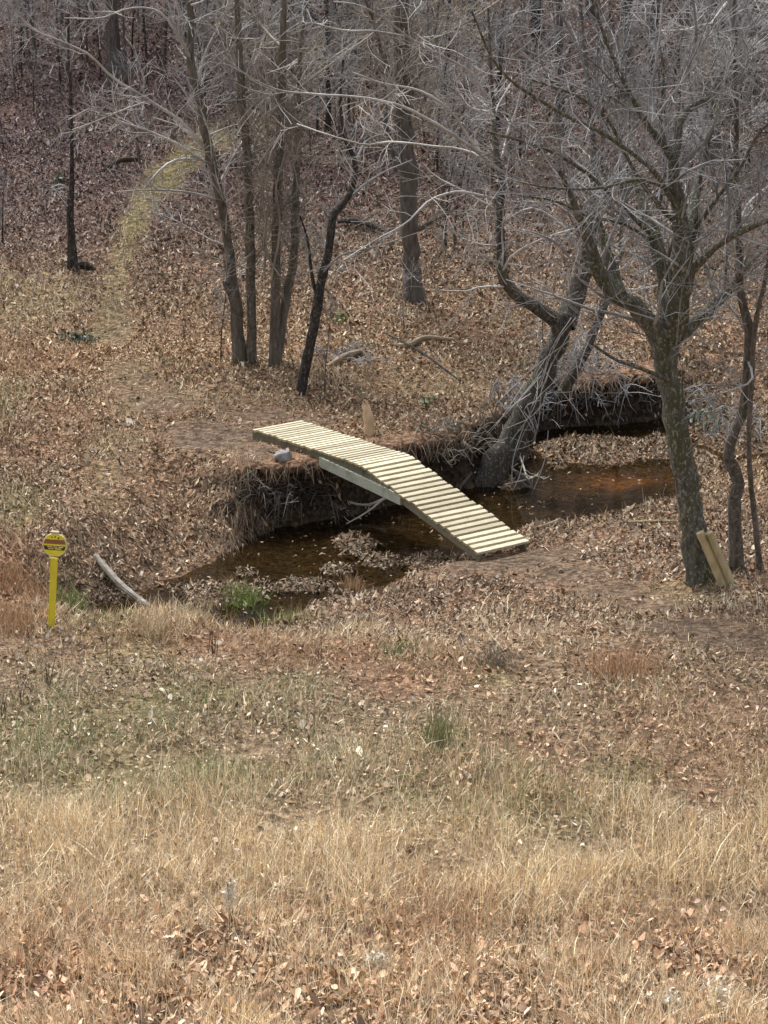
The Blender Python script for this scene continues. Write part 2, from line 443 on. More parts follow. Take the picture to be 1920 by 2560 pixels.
# ------------------------------------------------------------------ overhanging turf lip along the far bank
def lip(px, name, over=0.28, back=0.7, seed=1):
    P = np.array([G(u, v) for u, v in px])
    P = resample(P, 90)[:, :2]
    T = np.gradient(P, axis=0); T /= np.linalg.norm(T, axis=1)[:, None]
    Nn = np.stack([T[:, 1], -T[:, 0]], 1)                      # towards the water
    s = np.arange(90)
    wob = over * (1 + .35 * np.sin(s * .31 + seed) + .3 * np.sin(s * .83 + 2 * seed) + .2 * rng.normal(0, 1, 90))
    endt = sstep(np.minimum(s, 89 - s) / 16.0)
    wob = wob * endt
    rows = []
    for k, (off, top, th) in enumerate([(-back, 1, -.03), (-back * .4, 1, .03), (0.0, 1, .035), (.6, 1, .01), (1.0, 1, -.06), (.8, 0, -.16), (.1, 0, -.22), (-back * .5, 0, -.3)]):
        o = off if off <= 0 else off * wob
        q = P + Nn * (o if np.ndim(o) == 0 else o[:, None])
        hb = base_h(P[:, 0] - Nn[:, 0] * .3, P[:, 1] - Nn[:, 1] * .3)
        rows.append(np.column_stack([q, hb + (th if th > 0 else th * (.35 + .65 * endt)) - (1 - endt) * .06 + rng.normal(0, .012, 90)]))
    V = np.stack(rows, 1)
    n = V.shape[1]
    i = np.arange(90 * n).reshape(90, n)
    Qs = np.stack([i[:-1, :-1], i[1:, :-1], i[1:, 1:], i[:-1, 1:]], -1).reshape(-1, 4)
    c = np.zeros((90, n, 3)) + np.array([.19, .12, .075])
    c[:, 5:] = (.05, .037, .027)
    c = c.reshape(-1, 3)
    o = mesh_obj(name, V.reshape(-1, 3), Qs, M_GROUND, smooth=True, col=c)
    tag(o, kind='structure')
    return V[:, 4]
LIP1 = lip([(650, 1235), (690, 1200), (730, 1165), (800, 1140), (900, 1128), (1000, 1120), (1100, 1095), (1180, 1060)], 'creek_bank', .25)
LIP2 = lip([(1360, 1015), (1420, 1000), (1500, 988), (1560, 988), (1620, 995), (1690, 1005)], 'creek_bank', .30, seed=3)

# ------------------------------------------------------------------ fallen leaves and grass as scattered geometry
def scatter(n, y0, y1, wide=1.22):
    k = .135 * wide
    y = np.sqrt(rng.uniform(y0 ** 2, y1 ** 2, n))
    x = rng.uniform(-1, 1, n) * (k * y + .4)
    return x, y
def build_leaves(x, y, z, size, col, tilt=.55, yaw=None):
    n = len(x)
    th = rng.uniform(0, 2 * math.pi, n) if yaw is None else yaw
    L = size; W = size * rng.uniform(.38, .62, n)
    curl = rng.normal(0, .35, n) * L; fold = rng.uniform(-.1, .45, n) * W
    nx_, ny_ = rng.normal(0, tilt, n), rng.normal(0, tilt, n)
    base = np.array([(-.5, 0, 1, 0), (-.18, .5, .2, 1), (.22, .42, .2, 1), (.5, 0, 1, 0), (.22, -.42, .2, 1), (-.18, -.5, .2, 1)])
    a = base[None, :, 0] * L[:, None]; bb = base[None, :, 1] * W[:, None]
    a = a + rng.normal(0, .07, a.shape) * L[:, None]
    bb = bb * rng.uniform(.7, 1.3, bb.shape)
    cz = base[None, :, 2] * curl[:, None] * .5 * np.sign(base[None, :, 0] * 0 + 1) + base[None, :, 3] * fold[:, None]
    dx = a * np.cos(th)[:, None] - bb * np.sin(th)[:, None]
    dy = a * np.sin(th)[:, None] + bb * np.cos(th)[:, None]
    e = .1
    gxx = (height(x + e, y) - height(x - e, y)) / (2 * e); gyy = (height(x, y + e) - height(x, y - e)) / (2 * e)
    gxx = np.clip(gxx, -1.2, 1.2); gyy = np.clip(gyy, -1.2, 1.2)
    dz = cz + (np.clip(nx_, -1, 1) + gxx)[:, None] * dx + (np.clip(ny_, -1, 1) + gyy)[:, None] * dy
    lo = (cz + np.clip(nx_, -1, 1)[:, None] * dx + np.clip(ny_, -1, 1)[:, None] * dy).min(1)
    V = np.stack([x[:, None] + dx, y[:, None] + dy, z[:, None] + dz - np.minimum(lo, 0)[:, None] * .75], -1).reshape(-1, 3)
    i = (np.arange(n) * 6)[:, None]
    Qs = np.concatenate([i + np.array([[0, 3, 2, 1]]), i + np.array([[0, 5, 4, 3]])])
    return V, Qs, np.repeat(col, 6, 0)
def leaf_colors(x, y):
    n = len(x)
    hillp, left = region(x, y)
    k = rng.choice(len(LEAVES), n, p=[.18, .15, .13, .12, .12, .10, .06, .06, .08])
    c = LEAVES[k] * np.clip(rng.normal(1.0, .26, n), .35, 1.7)[:, None]
    gold = np.clip((y - 38) / 4, 0, 1)[:, None] * (1 - hillp[:, None])
    c = c * (1 + gold * np.array([.03, .01, -.06]))
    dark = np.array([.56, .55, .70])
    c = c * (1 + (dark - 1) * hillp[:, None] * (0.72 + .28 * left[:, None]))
    lf = waves(x, y, W1)[:, None]
    c = c * (1 + .09 * np.clip(lf, -1.5, 1.5) * np.array([1.0, .9, .6]))
    r = Z_RUST(x, y)[:, None]
    c = c * (1 + (np.array([1.08, .88, .78]) - 1) * r)
    w = Z_WET_SHADE(x, y)[:, None]
    c = c * (1 - .25 * w)
    fg = np.clip((33 - y) / 6, 0, 1)[:, None]
    c = c * (1 + fg * np.array([.34, .34, .32]))
    btm = np.clip((26.6 - y) / 1.2, 0, 1)[:, None]
    c = c * (1 + btm * np.array([.06, -.05, -.10]))
    s = rng.random(n) < .010
    c[s] = np.array([.62, .53, .43])
    return c
def small_leaves(x, y, z, size, col, tilt):
    n = len(x)
    th = rng.uniform(0, 2 * math.pi, n); W = size * rng.uniform(.24, .52, n)
    e = .1
    gxx = np.clip((height(x + e, y) - height(x - e, y)) / (2 * e), -1.5, 1.5); gyy = np.clip((height(x, y + e) - height(x, y - e)) / (2 * e), -1.5, 1.5)
    a = np.array([-.5, .05, .5, .05])[None] * size[:, None] + rng.normal(0, .09, (n, 4)) * size[:, None]
    b_ = np.array([0, .5, 0, -.5])[None] * W[:, None] + rng.normal(0, .09, (n, 4)) * size[:, None]
    cz = np.array([0, 1.0, 0, 1.0])[None] * (rng.uniform(-.15, .6, n) * W)[:, None] + rng.normal(0, .12, (n, 4)) * size[:, None]
    dx = a * np.cos(th)[:, None] - b_ * np.sin(th)[:, None]; dy = a * np.sin(th)[:, None] + b_ * np.cos(th)[:, None]
    tl = np.clip(rng.normal(0, 1, n) * tilt, -1.6, 1.6)[:, None] * dx + np.clip(rng.normal(0, 1, n) * tilt, -1.6, 1.6)[:, None] * dy
    lo = np.minimum((cz + tl).min(1), 0)
    dz = cz + tl + gxx[:, None] * dx + gyy[:, None] * dy - lo[:, None] * .7
    V = np.stack([x[:, None] + dx, y[:, None] + dy, z[:, None] + dz], -1).reshape(-1, 3)
    i = (np.arange(n) * 4)[:, None]
    T3 = np.concatenate([i + np.array([[0, 2, 1]]), i + np.array([[0, 3, 2]])])
    return V, T3, np.repeat(col, 4, 0)
def steepness(x, y, e=.12):
    return np.hypot(height(x + e, y) - height(x - e, y), height(x, y + e) - height(x, y - e)) / (2 * e)
def leaf_points(n, y0, y1, gain=1.0):
    x, y = scatter(n, y0, y1)
    h = height(x, y)
    moss, dirt, straw, green = Z_MOSS(x, y), Z_DIRT(x, y), Z_STRAW(x, y), Z_GREEN(x, y)
    den = 0.74 - .22 * np.clip((36.5 - y) / 3, 0, 1) + .14 * np.clip((27 - y) / 2, 0, 1)
    den = den * (.80 + .22 * waves(x, y, W2)) * np.clip(1 - 1.12 * moss, 0, 1) ** 1.6 * np.clip(1 - 1.08 * dirt, 0, 1) ** 1.6 * (1 - .6 * straw) * (1 - .4 * green) * gain * (1 + .9 * np.clip((26.3 - y) / 1.5, 0, 1)) * np.clip(1.5 - .9 * steepness(x, y), .12, 1)
    inw = (h < WATER + 0.012) & (y > 30) & (y < 54)
    keep = rng.random(n) < den * np.where(inw, .012, 1.0)
    x, y, h, inw = x[keep], y[keep], h[keep], inw[keep]
    z = np.where(inw, np.maximum(h, WATER + .004), h) + np.abs(rng.normal(0, .012, len(x)))
    return x, y, z, inw
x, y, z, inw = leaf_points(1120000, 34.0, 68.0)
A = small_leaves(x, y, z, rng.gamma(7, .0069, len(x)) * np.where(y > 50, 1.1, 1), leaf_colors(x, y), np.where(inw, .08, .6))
LV = [A]
for bx, by, rx, ry, bh in BUMPS:                               # leaf packs on the bars in the creek
    n = int(620 * rx * ry * 2.2)
    px_ = bx + rng.normal(0, .5, n) * rx; py_ = by + rng.normal(0, .5, n) * ry
    hz = height(px_, py_)
    m = hz > WATER - .03
    px_, py_, hz = px_[m], py_[m], hz[m]
    LV.append(small_leaves(px_, py_, np.maximum(hz, WATER) + rng.uniform(0, .025, len(hz)), rng.uniform(.04, .095, len(hz)), leaf_colors(px_, py_) * .72, np.full(len(hz), .38)))
V = np.concatenate([l[0] for l in LV]); off = np.cumsum([0] + [len(l[0]) for l in LV])[:-1]
Qs = np.concatenate([l[1] + o for l, o in zip(LV, off)]); Cc = np.concatenate([l[2] for l in LV])
tag(mesh_obj('fallen_leaves', V, Qs, M_LEAF, col=Cc), 'brown curled dead leaves covering the banks and the wooded slope', 'leaves', kind='stuff')
print('leaves far', len(V) // 4)
x, y, z, inw = leaf_points(200000, 19.5, 34.0, .46)
V, Qs, Cc = build_leaves(x, y, z + rng.uniform(0, .05, len(x)), rng.gamma(8, .0056, len(x)) * (1 + .35 * np.clip((26.3 - y) / 1.5, 0, 1)), leaf_colors(x, y), .65)
tag(mesh_obj('fallen_leaves', V, Qs, M_LEAF, col=Cc), 'dead leaves caught in the dry grass of the near field', 'leaves', kind='stuff')
print('leaves near', len(V) // 6)

def build_blades(x, y, z, ln, wd, col, lean=.5, bend=.8, az=None):
    n = len(x)
    az = rng.uniform(0, 2 * math.pi, n) if az is None else az
    l0 = np.abs(rng.normal(0, lean, n)); bd = rng.normal(bend * .6, bend * .5, n)
    d = np.stack([np.cos(az), np.sin(az)], 1); s = np.stack([-np.sin(az), np.cos(az)], 1)
    turn = rng.uniform(0, 3.14, n)
    s = s * np.cos(turn)[:, None] + d * np.sin(turn)[:, None]
    pts = []
    p = np.stack([x, y, z], 1)
    a = l0
    for k in range(3):
        w = wd * (1, .75, .1)[k]
        pts.append((p - np.column_stack([s * w[:, None] / 2, np.zeros(n)]), p + np.column_stack([s * w[:, None] / 2, np.zeros(n)])))
        st = ln / 2
        aa = np.clip(a, 0, 2.3)
        p = p + np.column_stack([d * (np.sin(aa) * st)[:, None], np.cos(aa) * st])
        a = a + bd * .6
    V = np.stack([q for pr in pts for q in pr], 1).reshape(-1, 3)
    i = (np.arange(n) * 6)[:, None]
    Qs = np.concatenate([i + np.array([[2 * k, 2 * k + 1, 2 * k + 3, 2 * k + 2]]) for k in range(2)])
    floor = np.repeat(z, 6) - .01
    V[:, 2] = np.maximum(V[:, 2], floor)
    return V, Qs, np.repeat(col, 6, 0)
GRASS = 1.34 * np.array([(.64, .54, .36), (.54, .43, .27), (.72, .63, .46), (.44, .32, .20), (.57, .49, .35), (.34, .24, .15)])
def grass_colors(x, y):
    n = len(x)
    c = GRASS[rng.choice(6, n, p=[.22, .18, .15, .16, .16, .13])] * np.clip(rng.normal(1.0, .34, n), .3, 2.0)[:, None]
    r = Z_RUST(x, y)[:, None]
    c = c * (1 - .6 * r) + .6 * r * (np.array([.45, .29, .17]) * rng.uniform(.55, 1.35, n)[:, None])
    g = Z_GREEN(x, y); m = rng.random(n) < g * .62
    c[m] = np.array([.21, .25, .085]) * rng.uniform(.6, 1.5, m.sum())[:, None]
    g = Z_MOSS(x, y); m = rng.random(n) < g * .8
    c[m] = np.array([.205, .19, .078]) * rng.uniform(.65, 1.35, m.sum())[:, None]
    m = rng.random(n) < .58 * np.clip((y - 27.3) / 1.5, 0, 1) * np.clip((33.2 - y) / 1.5, 0, 1) * np.clip(.75 - .14 * x, .1, 1)
    c[m] = np.array([.315, .325, .18]) * rng.uniform(.7, 1.3, m.sum())[:, None]
    return c
x, y = scatter(640000, 19.5, 60.0, 1.15)
fg = np.clip((37.0 - y) / 2.5, 0, 1)
z1, z2, z3, z4, z5 = Z_STRAW(x, y), Z_RUST(x, y), Z_GREEN(x, y), Z_MOSS(x, y), Z_DIRT(x, y)
u_right = np.clip((x + 1.5) / 4, 0, 1) * np.clip((y - 29.5) / 2, 0, 1)
den = fg * (.62 + .25 * np.clip((29.5 - y) / 2, 0, 1) - .38 * u_right) + .42 * z1 + .42 * z2 + .5 * z3 + .30 * z4
den = np.where(y < 37.5, den, .8 * (.5 * z1 + .45 * z2 + .5 * z3 + .65 * z4 + .025))
den = den * (.75 + .25 * waves(x, y, W2)) * (1 - .9 * z5)
h = height(x, y)
keep = (rng.random(len(x)) < den * 1.15) & (h > WATER + .03)
x, y, h = x[keep], y[keep], h[keep]
hillg = y > 47
ln = rng.gamma(4.0, .035, len(x)) * np.where(y > 37, .75, 1.05 + .35 * np.clip((32 - y) / 5, 0, 1)) + .03
ln = ln * (1 - .6 * Z_MOSS(x, y))
ln = ln * np.clip(.95 + .38 * waves(x, y, W2), .4, 1.9)
ln = ln * (1 - .38 * np.clip((y - 27.5) / 2, 0, 1) * (y < 37))
wd = rng.uniform(.004, .009, len(x)) * np.where(hillg, 1.3, 1.0)
az_ = 2.2 * waves(x, y, W1) + 1.4 * waves(x, y, W2) + rng.normal(0, 1.8, len(x))
G1 = build_blades(x, y, h - .005, ln, wd, grass_colors(x, y), .6, .9, az_)
print('grass', len(x))
# taller thin culms in the straw
n = 9000
x, y = scatter(n, 20, 30.0, 1.1)
m_ = rng.random(n) < np.clip((30.0 - y) / 3, .05, 1) * np.clip(.7 + .5 * waves(x, y, W2), .1, 1)
x, y = x[m_], y[m_]; n = len(x)
z_ = height(x, y)
G2 = build_blades(x, y, z_ - .01, rng.uniform(.18, .52, n), rng.uniform(.004, .0075, n), GRASS[rng.choice(3, n)] * np.where(rng.random(n) < .25, .55, 1.05)[:, None] * rng.uniform(.85, 1.3, n)[:, None], .25, .45)
# grass hanging over the bank lips
HP = []
for lp, k in ((LIP1, 1000), (LIP2, 700)):
    i = rng.integers(0, len(lp), k)
    HP.append(lp[i] + np.column_stack([rng.normal(0, .09, k), rng.uniform(-.05, .45, k), rng.uniform(.03, .07, k)]))
SH = resample(np.array([G(u, v) for u, v in [(560, 1392), (575, 1350), (590, 1310), (615, 1270), (650, 1230)]]), 60)
i = rng.integers(0, 60, 1500)
q = SH[i] + np.column_stack([rng.normal(-.03, .16, 1500), rng.normal(0, .22, 1500), np.zeros(1500)])
q[:, 2] = height(q[:, 0], q[:, 1]) + rng.uniform(0, .06, 1500)
HP.append(q)
HP = np.concatenate(HP)
n = len(HP)
hc = np.where((rng.random(n) < .5)[:, None], np.array([.30, .215, .14]), np.array([.14, .105, .075])) * rng.uniform(.6, 1.3, n)[:, None]
G3 = build_blades(HP[:, 0], HP[:, 1], HP[:, 2], rng.uniform(.12, .38, n), rng.uniform(.006, .011, n), hc, .9, 1.3, az=rng.normal(-1.57, .7, n))
Vd = G3[0]; zf = np.repeat(HP[:, 2], 6)
t = (np.arange(len(Vd)) % 6) // 2 * 1.5
Vd[:, 2] = zf - .02 * t - .11 * np.clip(t - 1, 0, 2) * rng.uniform(.3, 1.1, n).repeat(6)
GS = [G1, G2, G3]
V = np.concatenate([l[0] for l in GS]); off = np.cumsum([0] + [len(l[0]) for l in GS])[:-1]
Qs = np.concatenate([l[1] + o for l, o in zip(GS, off)]); Cc = np.concatenate([l[2] for l in GS])
tag(mesh_obj('dry_grass', V, Qs, M_GRASS, col=Cc), 'matted straw coloured and rusty dry grass in the near field', 'grass', kind='stuff')

# ------------------------------------------------------------------ trees
B_MOSSY = bark('mossy_bark', (.035, .033, .027), (.23, .22, .18), (.105, .105, .055), .6, (.34, .34, .29))
B_LEAN = bark('dark_grey_bark', (.03, .027, .024), (.15, .135, .115), (.09, .088, .05), .4, (.22, .22, .19))
B_GREY = bark('grey_bark', (.06, .052, .044), (.24, .21, .175), (.11, .105, .05), .35, (.27, .26, .23))
B_BROWN = bark('brown_bark', (.07, .061, .05), (.25, .222, .18), (.14, .13, .08), .3)
B_DARK = bark('dark_bark', (.02, .018, .016), (.085, .075, .065), None, .2, (.16, .16, .15))
B_BACK = bark('far_bark', (.07, .062, .055), (.22, .20, .18), (.13, .13, .085), .3)
def twigmat(name, dark, light):
    m, nt, b = mat_new(name)
    n1 = N(nt, 'ShaderNodeTexNoise', i_Scale=1.6, i_Detail=3.0)
    nt.links.new(coords(nt), n1.inputs['Vector'])
    nt.links.new(ramp(nt, n1.outputs[0], [(.35, dark), (.65, light)]), b.inputs['Base Color'])
    b.inputs['Roughness'].default_value = .8
    b.inputs['Specular IOR Level'].default_value = .25
    return m
T_PALE = twigmat('pale_twigs', (.26, .245, .225), (.54, .52, .49))
T_GREY = twigmat('grey_twigs', (.12, .117, .113), (.40, .40, .40))
T_TAN = twigmat('tan_twigs', (.14, .125, .10), (.38, .345, .28))
T_DARK = twigmat('dark_twigs', (.05, .045, .04), (.16, .145, .13))

def unit(v):
    return v / (np.linalg.norm(v, axis=-1, keepdims=True) + 1e-9)
def sprout(P, Rad, nper, t0, t1, length, angle, up, wig, npts, r_scale=.55, r_min=.0022, taper=.25):
    """children for every curve in P (B,N,3): vectorised"""
    B, Nn, _ = P.shape
    T = unit(np.gradient(P, axis=1))
    bi = np.repeat(np.arange(B), nper)
    t = rng.uniform(t0, t1, len(bi))
    f = t * (Nn - 1); i0 = np.clip(f.astype(int), 0, Nn - 2); fr_ = (f - i0)[:, None]
    p = P[bi, i0] * (1 - fr_) + P[bi, i0 + 1] * fr_
    d = T[bi, i0]
    r = (Rad[bi, i0] * (1 - fr_[:, 0]) + Rad[bi, i0 + 1] * fr_[:, 0])
    rnd = unit(rng.normal(0, 1, (len(bi), 3)))
    side = unit(rnd - (rnd * d).sum(1, keepdims=True) * d)
    an = rng.normal(angle, .25, len(bi))[:, None]
    dirn = unit(d * np.cos(an) + side * np.sin(an) + np.array([0, 0, up]))
    ln = length * rng.uniform(.45, 1.25, len(bi)) * (1 - .45 * t)
    st = ln / (npts - 1)
    out = [p]
    for k in range(npts - 1):
        dirn = unit(dirn + rng.normal(0, wig, dirn.shape) + np.array([0, 0, up * .25]))
        p = p + dirn * st[:, None]
        out.append(p)
    CPs = np.stack(out, 1)
    r0 = np.maximum(np.minimum(r * r_scale, .012 * ln + .0040), r_min)
    CR = r0[:, None] * np.linspace(1, taper, npts)[None]
    return CPs, np.maximum(CR, r_min)
def make_tree(name, label, base, limbs, tmat, cmat, cat='tree', group=None, n1=9, len1=1.6, n2=4, n3=3, up=.12, t0=.35, fine=.0046, sides=9, extra=None, skip_first=1, wig=.13, ang=.84, trunk_name='trunk', lens=(.62, .6), flare=1.5, thin_lim=.036):
    """limbs: list of lists of (u, v, width_px, depth offset); the first is the trunk; limbs become the trunk mesh, twigs the crown"""
    bp_ = G(*base)
    Y0 = bp_[1]
    root = thing(name, label, cat, bp_, group)
    parts, LP, LR, tw = [], [], [], []
    for li, pl in enumerate(limbs):
        pts = []
        for q in pl:
            u, v, w = q[:3]; dy = q[3] if len(q) > 3 else 0
            w3 = atY(u, v, Y0 + dy)
            dist = np.linalg.norm(w3 - CAMP)
            pts.append([*w3, w / 2 / F * dist])
        pts = np.array(pts)
        n = max(8, min(40, int(np.linalg.norm(np.diff(pts[:, :3], axis=0), axis=1).sum() / .16)))
        c = resample(pts, n)
        c[:, 3] = np.maximum(c[:, 3], .003)
        if li == 0:
            c[0, 2] = min(c[0, 2], bp_[2] - .12) if abs(c[0, 2] - bp_[2]) < .6 else c[0, 2]
            hh = np.arange(n) * .16
            c[:, 3] *= 1 + (flare - 1) * np.exp(-hh / .16)
        c[1:-1, :3] += rng.normal(0, .10, (n - 2, 3)) * c[1:-1, 3:4]
        rad = c[:, 3]
        big = rad.max() > .03
        thin = li > 0 and rad.max() < thin_lim
        (tw if thin else parts).append(tubes(c[None, :, :3] - bp_, rad[None], sides if big else 5, rough=.05 if big else 0))
        LP.append(c[:, :3]); LR.append(rad)
    V, Q = join(parts)
    tr = mesh_obj(trunk_name, V, Q, tmat, root, smooth=True)
    for li, (P, Rd) in enumerate(zip(LP, LR)):
        Lm = np.linalg.norm(np.diff(P, axis=0), axis=1).sum()
        thin = li > 0 and Rd.max() < .036
        k = max(2, int(n1 * (.55 if thin else 1) * Lm / 2.2))
        a0 = t0 if li == 0 and len(LP) >= 1 and skip_first else .12
        P1, R1 = sprout(P[None], Rd[None], k, a0, .98, min(len1 * (.55 if thin else 1), .7 * Lm + .25), ang, up, wig, 8, .5, fine)
        tw.append(tubes(P1 - bp_, R1, 4))
        if n2:
            P2, R2 = sprout(P1, R1, n2, .15, .97, len1 * lens[0], ang * 1.05, up * .6, wig * .9, 6, .6, fine)
            tw.append(tubes(P2 - bp_, R2, 3))
            if n3:
                P3, R3 = sprout(P2, R2, n3, .2, .98, len1 * lens[0] * lens[1], .75, up * .5, wig * .8, 4, .7, fine * .85)
                tw.append(tubes(P3 - bp_, R3, 3))
    if tw:
        V, Q = join(tw)
        mesh_obj('crown', V, Q, cmat, root)
    return root, LP, LR, bp_

# the big mossy tree at the right, forked at head height
make_tree('mossy_tree', 'large mossy forked tree with a split log leaning on its foot', (1752, 1450), [
    [(1752, 1450, 74), (1740, 1390, 66), (1722, 1250, 62), (1705, 1130, 60), (1686, 1020, 57), (1670, 930, 58), (1666, 870, 64), (1672, 815, 66)],
    [(1660, 890, 60), (1632, 815, 50, -.1), (1590, 770, 44, -.2), (1540, 735, 40, -.3), (1500, 690, 38, -.4), (1485, 640, 32, -.5), (1468, 590, 24, -.6), (1440, 520, 16, -.8), (1400, 430, 10, -1)],
    [(1548, 738, 36, -.3), (1530, 680, 30, -.1), (1512, 615, 24, 0), (1500, 560, 14, .1), (1470, 470, 8, .4)],
    [(1666, 840, 56), (1664, 740, 46, .15), (1658, 660, 40, .3), (1640, 600, 34, .4), (1612, 520, 24, .6), (1590, 450, 16, .8), (1540, 330, 10, 1.2), (1500, 210, 7, 1.6)],
    [(1680, 840, 66), (1700, 740, 60, -.1), (1710, 650, 52, -.2), (1700, 560, 40, -.25), (1690, 470, 30, -.3), (1683, 405, 24, -.4), (1614, 307, 15, -.7), (1568, 220, 11, -.9), (1500, 60, 8, -1.2), (1470, -40, 6, -1.4)],
    [(1685, 415, 22, -.4), (1692, 360, 22, -.3), (1706, 284, 20, -.2), (1735, 266, 16, -.1), (1770, 243, 14, .1), (1800, 185, 10, .3), (1840, 150, 8, .5), (1890, 60, 6, .8)],
    [(1712, 665, 40, -.2), (1725, 590, 36, 0), (1735, 520, 28, .2), (1745, 460, 20, .4), (1770, 350, 13, .7), (1800, 250, 9, 1), (1830, 90, 6, 1.4)],
    [(1698, 840, 36), (1740, 802, 32, .2), (1790, 757, 28, .4), (1830, 720, 20, .6), (1870, 660, 14, .9), (1940, 600, 10, 1.2)],
    [(1715, 690, 22, -.2), (1760, 645, 20, -.4), (1800, 610, 18, -.5), (1850, 580, 16, -.7), (1940, 545, 11, -1)],
    [(1690, 520, 14, -.3), (1643, 440, 12, -.8), (1527, 347, 10, -1.4), (1365, 260, 9, -2.0), (1249, 174, 7, -2.4), (1180, 29, 5, -2.8)],
    [(1640, 600, 12, .4), (1560, 520, 11, 0), (1450, 420, 10, -.5), (1330, 360, 8, -1), (1220, 330, 6, -1.4)],
    [(1690, 480, 12, -.3), (1600, 450, 10, -.9), (1500, 470, 8, -1.3), (1380, 470, 7, -1.7), (1280, 450, 5, -2)],
    [(1690, 560, 13, -.2), (1620, 480, 11, -.5), (1560, 380, 9, -.8), (1520, 300, 8, -1), (1440, 240, 6, -1.3), (1330, 200, 5, -1.6)],
    [(1527, 347, 8, -1.4), (1480, 250, 7, -1.3), (1450, 130, 6, -1.2), (1400, 30, 5, -1.2)],
    [(1683, 420, 11, -.4), (1650, 300, 9, -.3), (1660, 180, 7, -.2), (1640, 60, 6, 0), (1650, -20, 5, .1)],
    [(1735, 268, 9, -.1), (1720, 180, 8, -.3), (1740, 90, 7, -.4), (1730, -20, 5, -.5)],
    [(1725, 590, 12, 0), (1790, 500, 10, -.3), (1850, 420, 8, -.5), (1900, 330, 7, -.7), (1950, 280, 5, -.9)],
    [(1640, 610, 10, .4), (1560, 560, 9, .2), (1470, 540, 7, 0), (1380, 500, 6, -.2), (1300, 490, 5, -.3)],
    [(1500, 690, 9, -.4), (1440, 660, 8, -.6), (1380, 600, 6, -.8), (1330, 580, 5, -.9)],
    [(1672, 950, 12, -.1), (1600, 920, 10, -.6), (1540, 900, 8, -.9), (1480, 860, 6, -1.2)],
], B_MOSSY, T_GREY, n1=9, len1=1.9, n2=4, n3=2, t0=.9, flare=1.12, thin_lim=.023)

# the tree leaning over the creek
lean, LLP, LLR, lb = make_tree('leaning_tree', 'thick grey tree leaning out over the creek beside the bridge', (1212, 1205), [
    [(1208, 1226, 81.0), (1250, 1150, 72.2), (1290, 1080, 65.1), (1330, 990, 56.3), (1370, 905, 52.8), (1402, 835, 49.3), (1420, 790, 42.2)],
    [(1402, 825, 46), (1370, 783, 36, -.1), (1320, 762, 32, -.15), (1280, 725, 30, -.2), (1258, 690, 27, -.2), (1252, 620, 24, -.2), (1250, 540, 22, -.2), (1255, 460, 20, -.1), (1242, 390, 16), (1235, 300, 11, .2), (1228, 180, 8, .4), (1220, 20, 5, .6)],
    [(1412, 815, 56), (1440, 740, 46, .2), (1460, 670, 44, .3), (1475, 600, 36, .4), (1482, 500, 26, .6), (1485, 420, 18, .8), (1478, 300, 12, 1), (1465, 150, 8, 1.3), (1450, 0, 6, 1.6)],
    [(1400, 990, 30, .2), (1450, 905, 26, .3), (1480, 840, 22, .5), (1510, 770, 18, .6), (1530, 700, 13, .8), (1560, 620, 9, 1)],
    [(1267, 440, 10), (1238, 417, 9, -.2), (1180, 370, 9, -.5), (1076, 301, 8, -1), (1003, 265, 7, -1.3), (928, 247, 6, -1.6), (790, 235, 5, -2.2), (693, 224, 4.5, -2.6), (585, 164, 4, -3), (532, 112, 3, -3.2)],
    [(1240, 420, 9), (1203, 382, 8, -.1), (1174, 347, 7, -.2), (1128, 278, 6, -.4), (1047, 226, 6, -.7), (958, 209, 5, -1), (880, 180, 4, -1.3)],
    [(1236, 300, 8, .2), (1209, 237, 7, 0), (1191, 197, 7, -.1), (1105, 139, 7, -.5), (1022, 93, 6, -.9), (962, 48, 5, -1.2), (891, 11, 4, -1.5), (835, 4, 4, -1.7)],
    [(1252, 430, 8), (1180, 382, 7, .2), (1076, 365, 6, .5), (970, 355, 6, .8), (913, 362, 5, 1), (854, 347, 4, 1.1), (742, 310, 4, 1.4)],
    [(1250, 500, 8), (1238, 498, 7, -.1), (1134, 480, 6, -.5), (1076, 500, 6, -.7), (1018, 556, 5, -.9), (943, 598, 4, -1.2), (860, 650, 3.5, -1.4)],
    [(1022, 93, 5, -.9), (940, 78, 5, -1.2), (854, 75, 4, -1.5), (779, 56, 3.5, -1.8)],
    [(1250, 690, 8, -.2), (1280, 640, 7, -.4), (1350, 600, 6, -.6), (1440, 570, 5, -.9)],
    [(1460, 660, 9, .3), (1400, 560, 7, .1), (1330, 520, 6, 0), (1250, 560, 4, -.2)],
], B_LEAN, T_PALE, n1=7, len1=1.5, n2=4, n3=2, t0=.75, up=.02, flare=1.1)
# dead vines draped along the leaning trunk
vp = []
P0 = resample(np.column_stack([LLP[0], LLR[0]]), 30)
for k in range(26):
    i = rng.integers(2, 24); j = min(29, i + rng.integers(4, 10))
    a_, b_ = P0[i, :3].copy(), P0[j, :3].copy()
    sd = rng.normal(0, 1)
    a_ += np.array([sd * P0[i, 3] * .9, -P0[i, 3] * rng.uniform(.6, 1.2), rng.normal(0, .1)])
    b_ += np.array([rng.normal(0, 1) * P0[j, 3] * 1.1, -P0[j, 3] * rng.uniform(.7, 1.3), 0])
    mid = (a_ + b_) / 2 + np.array([rng.normal(0, .16), -rng.uniform(.05, .25), rng.normal(-.12, .12)])
    if k % 3 == 0:
        a_ += np.array([rng.normal(0.1, .35), -.1, -rng.uniform(.2, .6)])
    vp.append(resample(np.array([b_, mid, a_]), 10))
vp = np.array(vp) - lb
V, Q = tubes(vp, np.tile(np.linspace(.009, .004, 10), (len(vp), 1)), 4)
mesh_obj('vine', V, Q, T_PALE, lean, smooth=True)
